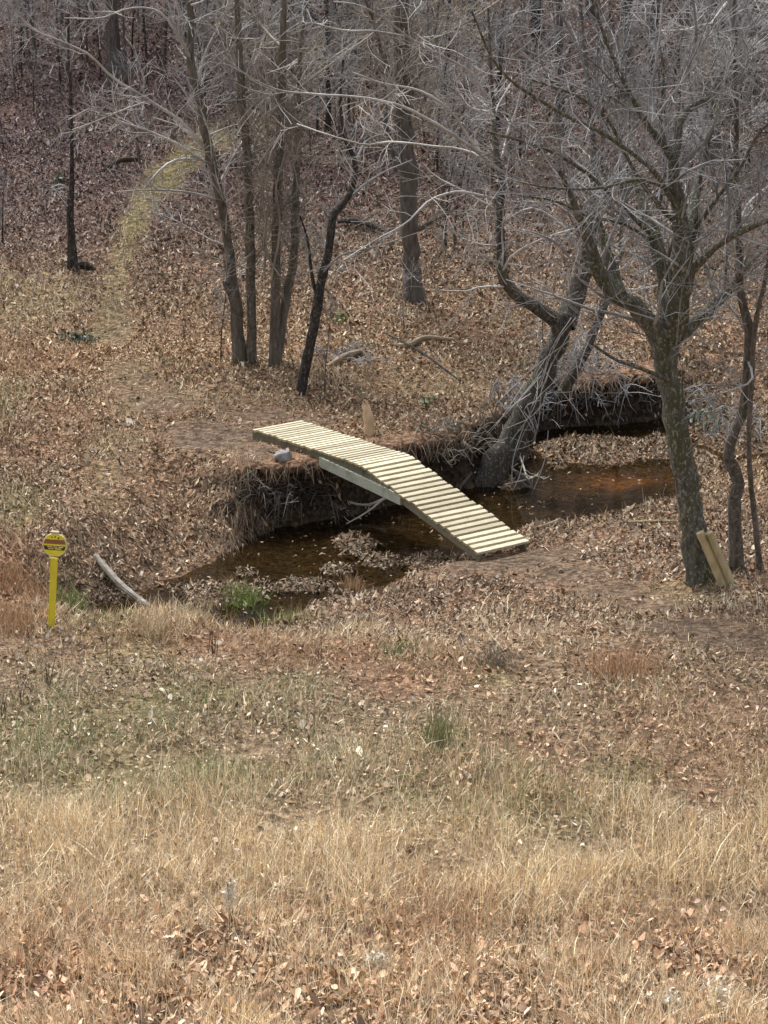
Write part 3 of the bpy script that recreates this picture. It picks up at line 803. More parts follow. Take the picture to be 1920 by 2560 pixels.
# exposed roots at its foot
rp = []
for k in range(11):
    a_ = P0[2, :3] + np.array([rng.uniform(-.35, .45), -.15, rng.uniform(-.1, .25)])
    e = a_ + np.array([rng.uniform(-.5, .7), -rng.uniform(.1, .45), -rng.uniform(.25, .6)])
    rp.append(resample(np.array([a_, (a_ + e) / 2 + rng.normal(0, .09, 3), e]), 9))
rp = np.array(rp) - lb
V, Q = tubes(rp, np.tile(np.linspace(.035, .012, 9), (len(rp), 1)), 6, rough=.1)
mesh_obj('root', V, Q, B_GREY, lean, smooth=True)

# the clump of four trunks left of the centre
make_tree('tall_tree', 'tall brown tree with a bent trunk, first of the clump beyond the bridge', (600, 905), [
    [(600, 908, 36.1), (592, 810, 32.7), (585, 741, 31.0), (578, 665, 23.2), (566, 579, 23.2), (544, 463, 22.4), (515, 347, 22.4), (494, 231, 22.4), (475, 145, 20.6), (478, 58, 15.5), (463, -30, 12.0)],
    [(572, 730, 18, -.05), (564, 712, 14, -.08), (560, 704, 10, -.1)],
    [(505, 360, 9), (463, 312, 8, -.3), (370, 249, 8, -.7), (278, 191, 7, -1.1), (226, 139, 6, -1.4), (156, 104, 5, -1.7), (87, 75, 4, -2), (35, 23, 3, -2.3)],
    [(512, 405, 8), (428, 353, 7, -.4), (376, 330, 6, -.6), (278, 295, 5, -1), (231, 272, 4, -1.2), (170, 300, 3, -1.4)],
    [(510, 400, 7), (428, 405, 7, -.5), (395, 430, 6, -.7), (359, 475, 4, -.9)],
    [(540, 505, 7), (532, 498, 6, -.1), (463, 480, 6, -.5), (359, 475, 4, -1), (290, 480, 3, -1.3)],
    [(375, 252, 5, -.7), (320, 270, 5, -.9), (250, 300, 4, -1.1), (180, 325, 3, -1.3)],
    [(490, 210, 10), (520, 120, 8, .2), (560, 40, 6, .4), (580, -30, 5, .5)],
    [(480, 150, 9), (440, 80, 7, -.3), (400, 30, 6, -.5), (330, 20, 5, -.8), (250, 45, 4, -1.1), (160, 45, 3, -1.4)],
    [(545, 470, 9), (590, 380, 7, .4), (640, 300, 6, .8), (700, 200, 5, 1.2), (760, 130, 4, 1.5)],
], B_BROWN, T_PALE, n1=9, len1=1.3, n2=4, n3=3, t0=.3, flare=1.3)
make_tree('tall_tree', 'straight grey trunk standing close behind the bent brown tree', (630, 905), [
    [(631, 905, 24.6), (628, 752, 23.8), (625, 579, 23.8), (619, 405, 22.0), (604, 231, 19.4), (596, 87, 15.8), (590, -40, 12.3)],
    [(620, 420, 10), (650, 330, 9, .4), (690, 270, 8, .8), (760, 200, 6, 1.2), (880, 110, 5, 1.8)],
    [(604, 231, 9), (640, 120, 7, .4), (660, 0, 5, .8)],
    [(600, 180, 9), (560, 80, 7, .3), (540, -10, 5, .6)],
], B_GREY, T_TAN, n1=10, len1=1.2, n2=5, n3=3, t0=.22, flare=1.25)
make_tree('vine_covered_tree', 'double stemmed tree with pale vines climbing it, right side of the clump', (688, 910), [
    [(688, 912, 31.7), (686, 850, 29.0), (688, 781, 26.4), (690, 637, 23.8), (695, 463, 23.8), (703, 289, 21.1), (706, 116, 17.6), (712, -30, 12.3)],
    [(698, 880, 22, .05), (705, 800, 24, .1), (714, 745, 24, .12), (732, 665, 22, .2), (738, 521, 19, .3), (746, 347, 14, .5), (752, 116, 10, .8), (770, -20, 7, 1)],
    [(660, 690, 6, -.15), (665, 560, 6, -.15), (655, 470, 5, -.1), (668, 380, 5, -.1), (660, 250, 4, 0)],
    [(678, 700, 6, -.15), (700, 560, 6, -.15), (690, 470, 5, -.15), (712, 380, 5, -.15), (700, 250, 4, -.1)],
    [(700, 690, 5, -.15), (668, 640, 5, -.2), (660, 600, 5, -.2), (672, 520, 4, -.2), (660, 430, 4, -.2)],
    [(700, 300, 9), (740, 230, 8, .3), (800, 180, 7, .6), (870, 130, 6, 1), (960, 60, 4, 1.4)],
    [(706, 120, 8), (650, 60, 6, .4), (620, 10, 5, .6)],
], B_BROWN, T_TAN, n1=13, len1=1.0, n2=5, n3=3, t0=.2, flare=1.25)
make_tree('small_dark_tree', 'slender crooked tree with black lichened bark near the far bridge end', (750, 985), [
    [(748, 992, 24), (760, 930, 26), (775, 868, 26), (790, 790, 25), (800, 723, 24), (822, 625, 20), (839, 532, 21), (874, 486, 15), (888, 405, 13), (864, 347, 10), (851, 260, 8), (858, 150, 6)],
    [(795, 740, 12), (782, 700, 10), (776, 660, 8), (770, 600, 6), (750, 540, 5)],
    [(845, 530, 8), (900, 470, 7, .2), (960, 430, 5, .4), (1030, 400, 4, .7)],
    [(886, 410, 8), (920, 350, 7, .2), (990, 330, 5, .4)],
    [(800, 690, 5), (850, 640, 5, -.3), (930, 620, 4, -.6), (1050, 580, 3, -1)],
], B_DARK, T_GREY, n1=5, len1=.9, n2=4, n3=3, t0=.4, flare=1.2)
make_tree('straight_tree', 'straight grey trunk with a flared foot on the leafy slope, centre', (1035, 748), [
    [(1035, 750, 46), (1031, 690, 42), (1024, 560, 44), (1016, 400, 46), (1010, 250, 42), (1002, 100, 36), (1004, -30, 30)],
    [(1010, 430, 16), (985, 390, 14, .2), (970, 340, 12, .3), (962, 250, 10, .5), (965, 120, 8, .7)],
    [(1026, 590, 14), (1060, 565, 12, -.2), (1100, 545, 8, -.4), (1140, 520, 5, -.6)],
    [(1012, 280, 12), (1050, 180, 10, .3), (1090, 60, 7, .6), (1100, -20, 5, .8)],
    [(1012, 240, 12), (960, 150, 10, -.3), (930, 40, 8, -.5), (900, -30, 6, -.7)],
    [(1005, 170, 10), (1080, 100, 8, 0), (1160, 60, 6, .2), (1250, 0, 5, .4)],
], B_BACK, T_TAN, n1=9, len1=1.4, n2=6, n3=3, t0=.4, flare=1.55)
make_tree('lone_tree', 'thin dark tree with a black foot alone on the leafy slope at the left', (185, 672), [
    [(184, 674, 25), (180, 620, 22), (177, 560, 19), (176, 510, 18), (179, 462, 13), (180, 380, 10), (177, 250, 9), (172, 120, 7), (170, -10, 6)],
    [(178, 480, 6), (150, 462, 5, -.1), (128, 470, 3, -.2)],
], B_DARK, T_GREY, n1=4, len1=.9, n2=3, n3=2, t0=.5, flare=1.4)
make_tree('twisted_tree', 'thin brown crooked stem just beyond the split log', (1843, 1425), [
    [(1843, 1428, 38), (1838, 1340, 34), (1838, 1255, 34), (1844, 1192, 33), (1822, 1150, 30), (1830, 1095, 27), (1855, 1040, 24), (1868, 915, 22), (1872, 820, 24), (1854, 757, 22), (1848, 620, 20), (1842, 480, 17), (1840, 300, 13), (1838, 100, 10), (1836, -30, 8)],
    [(1868, 870, 10), (1900, 760, 9, .2), (1925, 650, 8, .4), (1950, 560, 6, .6)],
    [(1850, 690, 9), (1830, 600, 8, -.3), (1822, 500, 6, -.5), (1800, 400, 5, -.8)],
    [(1850, 690, 8), (1880, 600, 7, -.3), (1900, 480, 6, -.5), (1930, 400, 5, -.8)],
    [(1845, 560, 8), (1880, 500, 7, .4), (1930, 460, 6, .6)],
    [(1870, 900, 8), (1880, 950, 6, -.4), (1800, 985, 5, -.7), (1720, 1010, 4, -1)],
    [(1842, 470, 8), (1880, 430, 6, -.3), (1940, 400, 5, -.5)],
    [(1838, 120, 9, 0), (1812, 10, 9, -.2), (1800, 30, 8, -.3), (1785, 55, 8, -.3), (1750, 64, 7, -.4), (1710, 75, 6, -.5), (1650, 78, 4, -.7)],
    [(1762, 62, 7, -.4), (1760, 100, 7, -.4), (1752, 128, 6, -.4), (1735, 150, 5, -.4), (1716, 172, 4, -.4)],
    [(1840, 340, 7), (1790, 260, 6, -.4), (1760, 160, 5, -.7), (1770, 60, 4, -.9)],
], B_GREY, T_PALE, n1=10, len1=1.0, n2=6, n3=4, t0=.4, up=.0, flare=1.2)
make_tree('thin_tree', 'thinnest straight stem at the edge, behind the crooked brown one', (1902, 1430), [
    [(1902, 1432, 15), (1884, 1282, 14), (1873, 1124, 13), (1879, 967, 13), (1889, 810, 13), (1912, 705, 11), (1930, 560, 9), (1945, 380, 7), (1940, 200, 5)],
    [(1884, 900, 6), (1860, 820, 5, .2), (1820, 760, 4, .4)],
], B_GREY, T_GREY, n1=7, len1=.9, n2=5, n3=3, t0=.4, flare=1.2)

# trees and saplings of the wood behind: six kinds, copied
def back_tree(seed, hgt, rad, lean_, crown_n, crown_len, mat, tw, n2, n3, fine):
    global rng
    keep_rng, rng = rng, np.random.default_rng(seed)
    n = 18
    t = np.linspace(0, 1, n)
    P = np.stack([lean_ * t ** 1.5 + .10 * np.sin(5 * t + seed) * t, .12 * np.cos(4 * t + seed) * t, hgt * t - .1], 1)
    Rd = rad * (1 - .72 * t) * (1 + .5 * np.exp(-t * hgt / .2))
    parts = [tubes(P[None], Rd[None], 7, rough=.05)]
    P1, R1 = sprout(P[None], Rd[None], crown_n, .16, .97, crown_len, .75, .16, .12, 9, .55, fine)
    tw_ = [tubes(P1, R1, 4)]
    P2, R2 = sprout(P1, R1, n2, .15, .97, crown_len * .6, .9, .12, .16, 6, .6, fine)
    tw_.append(tubes(P2, R2, 3))
    if n3:
        P3, R3 = sprout(P2, R2, n3, .2, .98, crown_len * .33, .95, .05, .14, 4, .7, fine * .85)
        tw_.append(tubes(P3, R3, 3))
    rng = keep_rng
    a = bpy.data.meshes.new('x'); bpy.data.meshes.remove(a)
    return join(parts), join(tw_), mat, tw
KINDS = {
    'tree_a': back_tree(3, 8.5, .14, .5, 34, 2.3, B_BACK, T_GREY, 4, 2, .0044),
    'tree_b': back_tree(4, 7.5, .11, -.6, 32, 2.1, B_DARK, T_GREY, 4, 2, .0044),
    'tree_c': back_tree(5, 9.0, .19, .2, 34, 2.4, B_BACK, T_TAN, 4, 2, .0044),
    'sap_a': back_tree(6, 3.6, .028, .4, 18, 1.1, B_BACK, T_GREY, 4, 2, .0040),
    'sap_b': back_tree(7, 2.9, .022, -.3, 16, 1.0, B_DARK, T_GREY, 4, 2, .0040),
    'sap_c': back_tree(8, 2.2, .018, .2, 13, .9, B_BACK, T_PALE, 4, 2, .0038),
}
PROTO = {}
def place(kind, u, v, sc, rot, name, label, cat, group):
    p = G(u, v)
    root = thing(name, label, cat, p, group)
    root.rotation_euler = (0, 0, rot); root.scale = (sc, sc, sc * random.uniform(.92, 1.1))
    if kind not in PROTO:
        (V, Q), (V2, Q2), m1, m2 = KINDS[kind]
        PROTO[kind] = [mesh_obj('trunk', V, Q, m1, root, smooth=True), mesh_obj('crown', V2, Q2, m2, root)]
    else:
        for o in PROTO[kind]:
            c = o.copy(); COL.objects.link(c); c.parent = root
    return root
BG = 'bare trees of the wood on the far slope'
back = [('tree_a', 285, 205, 1.1, 'grey tree behind the long pale branch, high on the slope at the left'),
        ('tree_c', 1775, 395, 1.0, 'stout dark trunk behind the crown of the mossy forked tree'), ('tree_b', 1632, 110, .9, None), ('tree_a', 620, 60, 1.0, None), ('tree_c', 760, 30, .8, None),
        ('tree_a', 1180, 60, .9, None), ('tree_b', 1340, 90, 1.0, None), ('tree_c', 1480, 40, .9, None), ('tree_a', 1560, 250, .8, None), ('tree_b', 1880, 260, 1.0, None), ('tree_a', 1900, 100, 1.1, None),
        ('tree_b', 1110, 250, .7, None), ('tree_c', 880, 130, .8, None), ('tree_b', 470, 90, .8, None), ('tree_a', 1400, 330, .65, None), ('tree_b', 1240, 330, .6, None), ('tree_b', 6, 612, .16, 'small dark stem cut by the left edge of the picture'),
        ('tree_c', 1710, 60, .9, None), ('tree_a', 1030, 30, .9, None), ('tree_b', 1830, 480, .7, None), ('tree_a', 690, 170, .7, None), ('tree_b', 820, 330, .55, None)]
for k, u, v, s, lab in back:
    place(k, u, v, s, random.uniform(0, 6.28), 'background_tree', lab or ('bare grey tree crowding the top of the slope behind the mossy tree' if u > 1300 else 'bare grey tree high on the slope behind the straight centre trunk' if u > 850 else 'bare grey tree high on the slope behind the clump of trunks'), 'tree', BG)
SG = 'thin saplings in the thicket on the slope'
for i in range(118):
    if i < 46:
        u, v = random.uniform(1080, 1960), random.uniform(20, 640)
    elif i < 86:
        u, v = random.uniform(500, 1080), random.uniform(10, 440)
    else:
        u, v = random.uniform(-20, 500), random.uniform(0, 260)
    place(random.choice(['sap_a', 'sap_b', 'sap_c', 'sap_b']), u, v, random.uniform(.7, 1.25), random.uniform(0, 6.28), 'sapling', 'thin bare sapling in the grey thicket behind the mossy forked tree' if i < 46 else 'thin bare sapling on the slope behind the clump of trunks' if i < 86 else 'thin bare sapling high on the leafy slope at the left', 'sapling', SG)
place('sap_a', 812, 985, .42, 1, 'sapling', 'single thin dark sapling beside the crooked black tree', 'sapling', SG)
place('sap_b', 553, 905, .6, 2, 'sapling', 'thin sapling standing just left of the clump of trunks', 'sapling', SG)
place('sap_a', 350, 415, .6, 3, 'sapling', 'dark upright sapling above the fallen branch on the left slope', 'sapling', SG)
place('sap_b', 85, 290, .6, 4, 'sapling', 'short pale sapling at the upper left of the slope', 'sapling', SG)
place('sap_c', 1360, 900, .6, 4, 'sapling', 'small pale sapling tangled behind the leaning trunk', 'sapling', SG)
place('sap_c', 1010, 835, .5, 5, 'sapling', 'small bare sapling below the straight centre trunk', 'sapling', SG)

# ------------------------------------------------------------------ wood materials for the bridge and logs
def woodmat(name, dark, light, grain=(3, 40, 40), rough=.75, worn=None):
    m, nt, b = mat_new(name)
    n1 = N(nt, 'ShaderNodeTexNoise', i_Scale=1.0, i_Detail=5.0, i_Roughness=.65)
    nt.links.new(coords(nt, grain), n1.inputs['Vector'])
    c = ramp(nt, n1.outputs[0], [(.3, dark), (.7, light)])
    oi = N(nt, 'ShaderNodeObjectInfo')
    f = ramp(nt, oi.outputs['Random'], [(0, (.70, .68, .64)), (1, (1.16, 1.16, 1.14))])
    c = mixc(nt, 1.0, c, f, 'MULTIPLY')
    if worn:
        n2 = N(nt, 'ShaderNodeTexNoise', i_Scale=5.0, i_Detail=4.0)
        nt.links.new(coords(nt), n2.inputs['Vector'])
        c = mixc(nt, ramp(nt, n2.outputs[0], [(.52, (0, 0, 0)), (.7, (.6, .6, .6))]), c, worn)
    nt.links.new(c, b.inputs['Base Color'])
    b.inputs['Roughness'].default_value = rough
    bump(nt, b, n1.outputs[0], .4, .004)
    return m
M_PLANK = woodmat('new_treated_pine', (.47, .42, .28), (.68, .62, .46), worn=(.38, .32, .22))
M_BEAM = woodmat('grey_green_beam', (.13, .125, .08), (.22, .21, .145), worn=(.10, .09, .06))
M_SPLICE = woodmat('pale_grey_green_beam', (.28, .29, .23), (.40, .41, .33), worn=(.2, .2, .15))
M_ENDGRAIN = woodmat('weathered_end_grain', (.17, .13, .05), (.42, .36, .18), (30, 30, 30))
M_NAIL = woodmat('rusty_steel', (.10, .07, .05), (.16, .12, .1))
def box_arr(cx, ex, ey, ez, hx, hy, hz, bev=.004):
    """bevelled box along axes ex, ey, ez with half sizes; returns verts, quads+tris as list faces"""
    V, Fc = [], []
    s = [(-1, -1), (1, -1), (1, 1), (-1, 1)]
    for (zz, inset) in ((-hz, bev), (-hz + bev, 0), (hz - bev, 0), (hz, bev)):
        for a, c in s:
            V.append(cx + ex * a * (hx - inset) + ey * c * (hy - inset) + ez * zz)
    for k in range(3):
        for j in range(4):
            a = 4 * k + j; b2 = 4 * k + (j + 1) % 4
            Fc.append((a, b2, b2 + 4, a + 4))
    Fc.append((3, 2, 1, 0)); Fc.append((12, 13, 14, 15))
    return np.array(V), Fc

# ------------------------------------------------------------------ the plank footbridge, bent in the middle
pn, pf = atZ(1262, 1369, -.33), atZ(692, 1061, .24)
dirh = (pf - pn)[:2]; nrm = np.array([-dirh[1], dirh[0]])
d = ray(965, 1150)
t = (nrm @ pn[:2]) / (nrm @ d[:2])
pk = CAMP + d * t
W_BR = 131 / F * np.linalg.norm(pn - CAMP) / max(.2, abs(unit(np.array([dirh[1], -dirh[0]]))[0]))
across = np.array([dirh[1], -dirh[0], 0.0]); across /= np.linalg.norm(across)
if across[0] < 0: across = -across
print('bridge near', pn, 'kink', pk, 'far', pf, 'width', W_BR, 'lengths', np.linalg.norm(pk - pn), np.linalg.norm(pf - pk))
bridge = thing('footbridge', 'narrow humped footbridge of pale new planks spanning the creek', 'bridge', pk * 0 + np.array([pk[0], pk[1], 0]))
bo = np.array([pk[0], pk[1], 0.0])
def halfspan(a, b_, count, gapfrac):
    ax = unit(b_ - a); L = np.linalg.norm(b_ - a)
    upv = unit(np.cross(across, ax)); upv = upv if upv[2] > 0 else -upv
    pitch = L / count
    for i in range(count):
        c = a + ax * (i + .5) * pitch + across * random.uniform(-.012, .012) - upv * .019
        yaw = random.uniform(-.012, .012)
        ex = unit(across + ax * yaw); ey = unit(ax - across * yaw)
        V, Fc = box_arr(c - bo, ex, ey, upv, W_BR / 2 + random.uniform(-.012, .012), pitch * (1 - gapfrac) / 2 * random.uniform(.93, 1.05), .019)
        po = mesh_obj('plank', V, Fc, M_PLANK, bridge)
        po.data.materials.append(M_ENDGRAIN)
        for pg in po.data.polygons:
            if abs(pg.normal.dot(ex)) > .7: pg.material_index = 1
    return ax, upv, L
ax1, up1, L1 = halfspan(pn, pk, 21, .37)
ax2, up2, L2 = halfspan(pk, pf, 25, .38)
for s in (-1, 1):
    off = across * s * (W_BR / 2 - .055)
    for a, ax, upv, L, hz in ((pn, ax1, up1, L1, .055), (pk, ax2, up2, L2, .07)):
        c = a + ax * L / 2 + off - upv * (.040 + hz)
        if L is L1: L_ = L - .02
        else: L_ = L + .10
        V, Fc = box_arr(c - bo, ax, unit(across), upv, L_ / 2, .02, hz)
        mesh_obj('stringer', V, Fc, M_BEAM, bridge)
# the straight splice beam that carries the bend, one on each side
for s in (-1, 1):
    off = across * s * (W_BR / 2 - .055)
    y_line = pk[:2] + off[:2]
    def on_side(u, v):
        d_ = ray(u, v); q = pk + across * (-(W_BR / 2 - .055) - .032)
        t_ = (nrm @ q[:2]) / (nrm @ d_[:2])
        return CAMP + d_ * t_
    a, b_ = on_side(800, 1154), on_side(1003, 1250)
    if s == 1:
        a = a + across * (W_BR - .05); b_ = b_ + across * (W_BR - .05)
    ax = unit(b_ - a); upv = unit(np.cross(across, ax)); upv = upv if upv[2] > 0 else -upv
    V, Fc = box_arr((a + b_) / 2 - bo, ax, across, upv, np.linalg.norm(b_ - a) / 2, .019, .075)
    mesh_obj('splice_beam', V, Fc, M_SPLICE, bridge)
for a, ax, upv, L in ((pn, ax1, up1, L1), (pk, ax2, up2, L2)):
    for f in (.1, .5, .92):
        c = a + ax * L * f - upv * .125
        V, Fc = box_arr(c - bo, across, ax, upv, W_BR / 2 - .085, .02, .06)
        mesh_obj('crosspiece', V, Fc, M_BEAM, bridge)

# ------------------------------------------------------------------ yellow marker post with a round head
M_YEL = woodmat('yellow_paint', (.72, .62, .03), (.84, .76, .06), (2, 2, 2), .5, worn=(.56, .48, .06))
M_YEL2 = woodmat('pale_yellow_rim', (.70, .64, .22), (.82, .76, .38), (3, 3, 3), .5)
M_BAND = woodmat('faded_red_brown_band', (.26, .10, .05), (.36, .17, .09), (5, 5, 5), .6)
M_INK = woodmat('dark_print', (.05, .04, .015), (.09, .07, .02), (5, 5, 5), .6)
M_CAP = woodmat('pale_cap', (.60, .55, .40), (.75, .70, .52), (5, 5, 5), .5)
mb = G(128, 1572)
mt = atY(137, 1362, mb[1])
mk = thing('marker_post', 'bright yellow marker post with a round printed head, left of the creek', 'marker post', mb)
rel = mt - mb
pm = F / np.linalg.norm(mt - CAMP)
upm = unit(rel); exm = np.array([1.0, 0, 0]); exm = unit(exm - upm * (exm @ upm)); fym = np.cross(upm, exm)      # fym points away from the camera
hr = 30 / pm
topc = rel - upm * (hr * .9)
V, Fc = box_arr((topc - upm * .05) / 2 - upm * .06, exm, fym, upm, 8.6 / pm, .018, np.linalg.norm(topc) / 2 + .05, .005)
mesh_obj('post', V, Fc, M_YEL, mk)
def disc(c, r, th, n=32, sx=1.0, y0=0.0, cut=None):
    V, Fc = [], []
    for yy, rr in ((y0 + th, r - .006), (y0 + th - .006, r), (y0 - th + .006, r), (y0 - th, r - .006)):
        for k in range(n):
            a = 2 * math.pi * k / n
            V.append(c + exm * rr * math.cos(a) * sx + upm * rr * math.sin(a) + fym * yy)
    for j in range(3):
        for k in range(n):
            Fc.append((j * n + k, j * n + (k + 1) % n, (j + 1) * n + (k + 1) % n, (j + 1) * n + k))
    Fc.append(tuple(range(n))[::-1]); Fc.append(tuple(range(3 * n, 4 * n)))
    return np.array(V), Fc
V, Fc = disc(rel, hr, .016)
head = mesh_obj('head', V, Fc, M_YEL, mk)
ang = np.linspace(0, 2 * math.pi, 41)
ringP = rel[None] + hr * .97 * (exm[None] * np.cos(ang)[:, None] + upm[None] * np.sin(ang)[:, None]) - fym * .016
V, Q = tubes(ringP[None], np.full((1, 41), .0085), 6)
mesh_obj('rim', V, Q, M_YEL2, head, smooth=True)
def band(z0, z1, mat, name, dep=.019, x0=None, x1=None):
    zs = np.linspace(z0, z1, 5)
    V, Fc = [], []
    for zz in zs:
        wx_ = math.sqrt(max(.01, .90 ** 2 - zz ** 2)) * hr
        xa, xb = (-wx_, wx_) if x0 is None else (x0 * hr, x1 * hr)
        for xx in (xa, xb):
            V.append(rel + exm * xx + upm * zz * hr - fym * dep); V.append(rel + exm * xx + upm * zz * hr - fym * .012)
    for k in range(4):
        a = 4 * k
        Fc += [(a, a + 2, a + 6, a + 4), (a + 1, a + 5, a + 7, a + 3), (a, a + 4, a + 5, a + 1), (a + 2, a + 3, a + 7, a + 6)]
    Fc += [(0, 1, 3, 2), (16, 18, 19, 17)]
    return mesh_obj(name, np.array(V), Fc, mat, head)
band(.10, .48, M_BAND, 'printed_band')
band(-.42, -.06, M_INK, 'printed_panel')
for x0, x1, z0, z1 in ((-.62, -.18, -.17, -.11), (-.10, .22, -.18, -.12), (.30, .72, -.18, -.11), (-.52, -.06, -.33, -.25), (.04, .56, -.34, -.26)):
    band(z0, z1, M_YEL2, 'printed_mark', .0215, x0, x1)
for x0, x1, z0, z1 in ((-.34, -.2, .64, .72), (-.04, .06, .66, .80), (.24, .36, .54, .70)):
    band(z0, z1, M_INK, 'printed_mark', .0195, x0, x1)
V, Fc = box_arr(rel + upm * (hr + .010), exm, fym, upm, 9.5 / pm, .022, .018, .008)
mesh_obj('cap', V, Fc, M_CAP, mk)

# ------------------------------------------------------------------ logs, posts, stones
def log_obj(name, label, cat, pts, radii, mat, sides=10, rough=.07, n=16, group=None, cap=True):
    """pts world; a solid log with closed ends"""
    pr = np.column_stack([np.array(pts), np.array(radii)])
    c = resample(pr, n)
    b0 = c[0, :3].copy()
    V, Q = tubes(c[None, :, :3] - b0, c[None, :, 3], sides, rough=rough)
    Fc = [tuple(int(k) for k in q) for q in Q]
    m = len(V)
    V = np.concatenate([V, (c[0, :3] - b0)[None], (c[-1, :3] - b0)[None]])
    for k in range(sides):
        Fc.append((k, m, (k + 1) % sides)); Fc.append(((n - 1) * sides + k, (n - 1) * sides + (k + 1) % sides, m + 1))
    o = mesh_obj(name, V, Fc, mat)
    o.location = tuple(map(float, b0))
    return tag(o, label, cat, group)
M_LOG = woodmat('weathered_grey_wood', (.24, .22, .18), (.46, .43, .37), (6, 6, 30), .85)
M_LOGB = woodmat('brown_dead_wood', (.17, .13, .085), (.32, .25, .17), (5, 5, 20), .9)
M_SPLIT = woodmat('split_yellow_wood', (.42, .35, .19), (.66, .56, .34), (14, 14, 2.0), .85, worn=(.30, .24, .12))
M_CUT = woodmat('pale_broken_wood', (.52, .36, .20), (.74, .56, .37), (14, 14, 3), .85)
ga, gb2 = G(385, 1526), G(240, 1410) + [0, 0, .10]
gm = (ga + gb2) / 2 + np.array([-.06, 0, -.02])
log_obj('grey_log', 'weathered pale grey log lying tilted beside the yellow marker post', 'log', [ga, gm, gb2], [.028, .05, .036], M_LOG, 8)
log_obj('log', 'short pale curved log lying on the leaves behind the bridge', 'log', [G(818, 922) + [0, 0, .04], G(865, 905) + [0, 0, .1], G(906, 890) + [0, 0, .08]], [.035, .052, .045], M_LOGB, 8)
log_obj('log', 'long curved brown log half buried in leaves beyond the bridge', 'log', [G(985, 868) + [0, 0, .03], G(1020, 872) + [0, 0, .06], G(1050, 860) + [0, 0, .08], G(1135, 857) + [0, 0, .05]], [.025, .05, .048, .03], M_LOGB, 8)
log_obj('fallen_branch', 'dark fallen branch with a pale end on the left slope', 'branch', [G(255, 435) + [0, 0, .05], G(300, 417) + [0, 0, .12], G(345, 412) + [0, 0, .1]], [.02, .05, .045], bark('rotten', (.03, .024, .02), (.10, .08, .06)), 7)
log_obj('fallen_branch', 'dark mossy fallen trunk lying right of the crooked black tree', 'branch', [G(845, 565) + [0, 0, .08], G(885, 572) + [0, 0, .14], G(960, 590) + [0, 0, .1]], [.035, .06, .035], B_DARK, 8)
log_obj('fallen_branch', 'dark root log beside the black foot of the lone thin tree', 'branch', [G(192, 668) + [0, 0, .04], G(215, 672) + [0, 0, .07], G(238, 680) + [0, 0, .03]], [.05, .06, .03], B_DARK, 7)
log_obj('fallen_branch', 'thin yellowish stick on the dirt between the mossy tree and the bridge', 'branch', [G(1570, 1312) + [0, 0, .03], G(1640, 1312) + [0, 0, .05], G(1700, 1308) + [0, 0, .03]], [.012, .02, .012], M_SPLIT, 6)
log_obj('fallen_branch', 'pale knobbly stick by the near bridge end at the water', 'branch', [G(1325, 1330) + [0, 0, .03], G(1370, 1322) + [0, 0, .05], G(1400, 1312) + [0, 0, .08]], [.015, .028, .03], M_LOGB, 6)
# split log leaning on the mossy tree: two halves of one post, grooved between
lo_, hi_ = G(1818, 1462), None
hi_ = atY(1757, 1322, min(lo_[1] + .1, G(1752, 1450)[1] - .27))
sp_root = thing('split_log', 'split yellow log leaning against the foot of the large mossy tree', 'log', lo_)
axl = unit(hi_ - lo_); Ll = np.linalg.norm(hi_ - lo_)
exl = unit(np.array([1.0, 0, 0]) - axl * axl[0]); fyl = np.cross(axl, exl)
for s, name, ext in ((-1, 'split_half', .02), (1, 'split_half', -.03)):
    V = []; n = 10; K = 14
    for i in range(K):
        f = i / (K - 1)
        c = axl * (f * (Ll + ext) - .05) + exl * s * .047
        for k in range(n):
            a = 2 * math.pi * k / n
            r = .054 * (1 + .10 * math.sin(3 * a + s) + random.uniform(-.05, .05)) * (1.1 - .15 * f)
            V.append(c + exl * r * math.cos(a) + fyl * r * 1.1 * math.sin(a))
    Fc = [(i * n + k, i * n + (k + 1) % n, (i + 1) * n + (k + 1) % n, (i + 1) * n + k) for i in range(K - 1) for k in range(n)]
    Fc += [tuple(range(n))[::-1], tuple(range((K - 1) * n, K * n))]
    mesh_obj(name, np.array(V), Fc, M_SPLIT, sp_root)
# broken pale stump by the bridge
sb = G(924, 1088)
st_top = atY(914, 1012, sb[1] + .15)
stump = thing('broken_stump', 'pale splintered stump leaning beside the far half of the bridge', 'stump', sb)
mid = (sb + st_top) / 2
c = resample(np.column_stack([np.array([sb - [0, 0, .05], mid + [.02, 0, 0], st_top]), [.085, .08, .055]]), 12)
V, Q = tubes(c[None, :, :3] - sb, c[None, :, 3], 9, rough=.08)
mesh_obj('trunk', V, Q, M_CUT, stump, smooth=True)
spk = []
for k in range(7):
    a = rng.uniform(0, 6.28)
    p = st_top - sb + np.array([math.cos(a) * .035, math.sin(a) * .035, -.03])
    spk.append(np.array([p, p + [rng.normal(0, .01), 0, rng.uniform(.05, .12)]]))
V, Q = tubes(np.array(spk), np.tile([.02, .003], (7, 1)), 4)
mesh_obj('splinter', V, Q, M_CUT, stump)
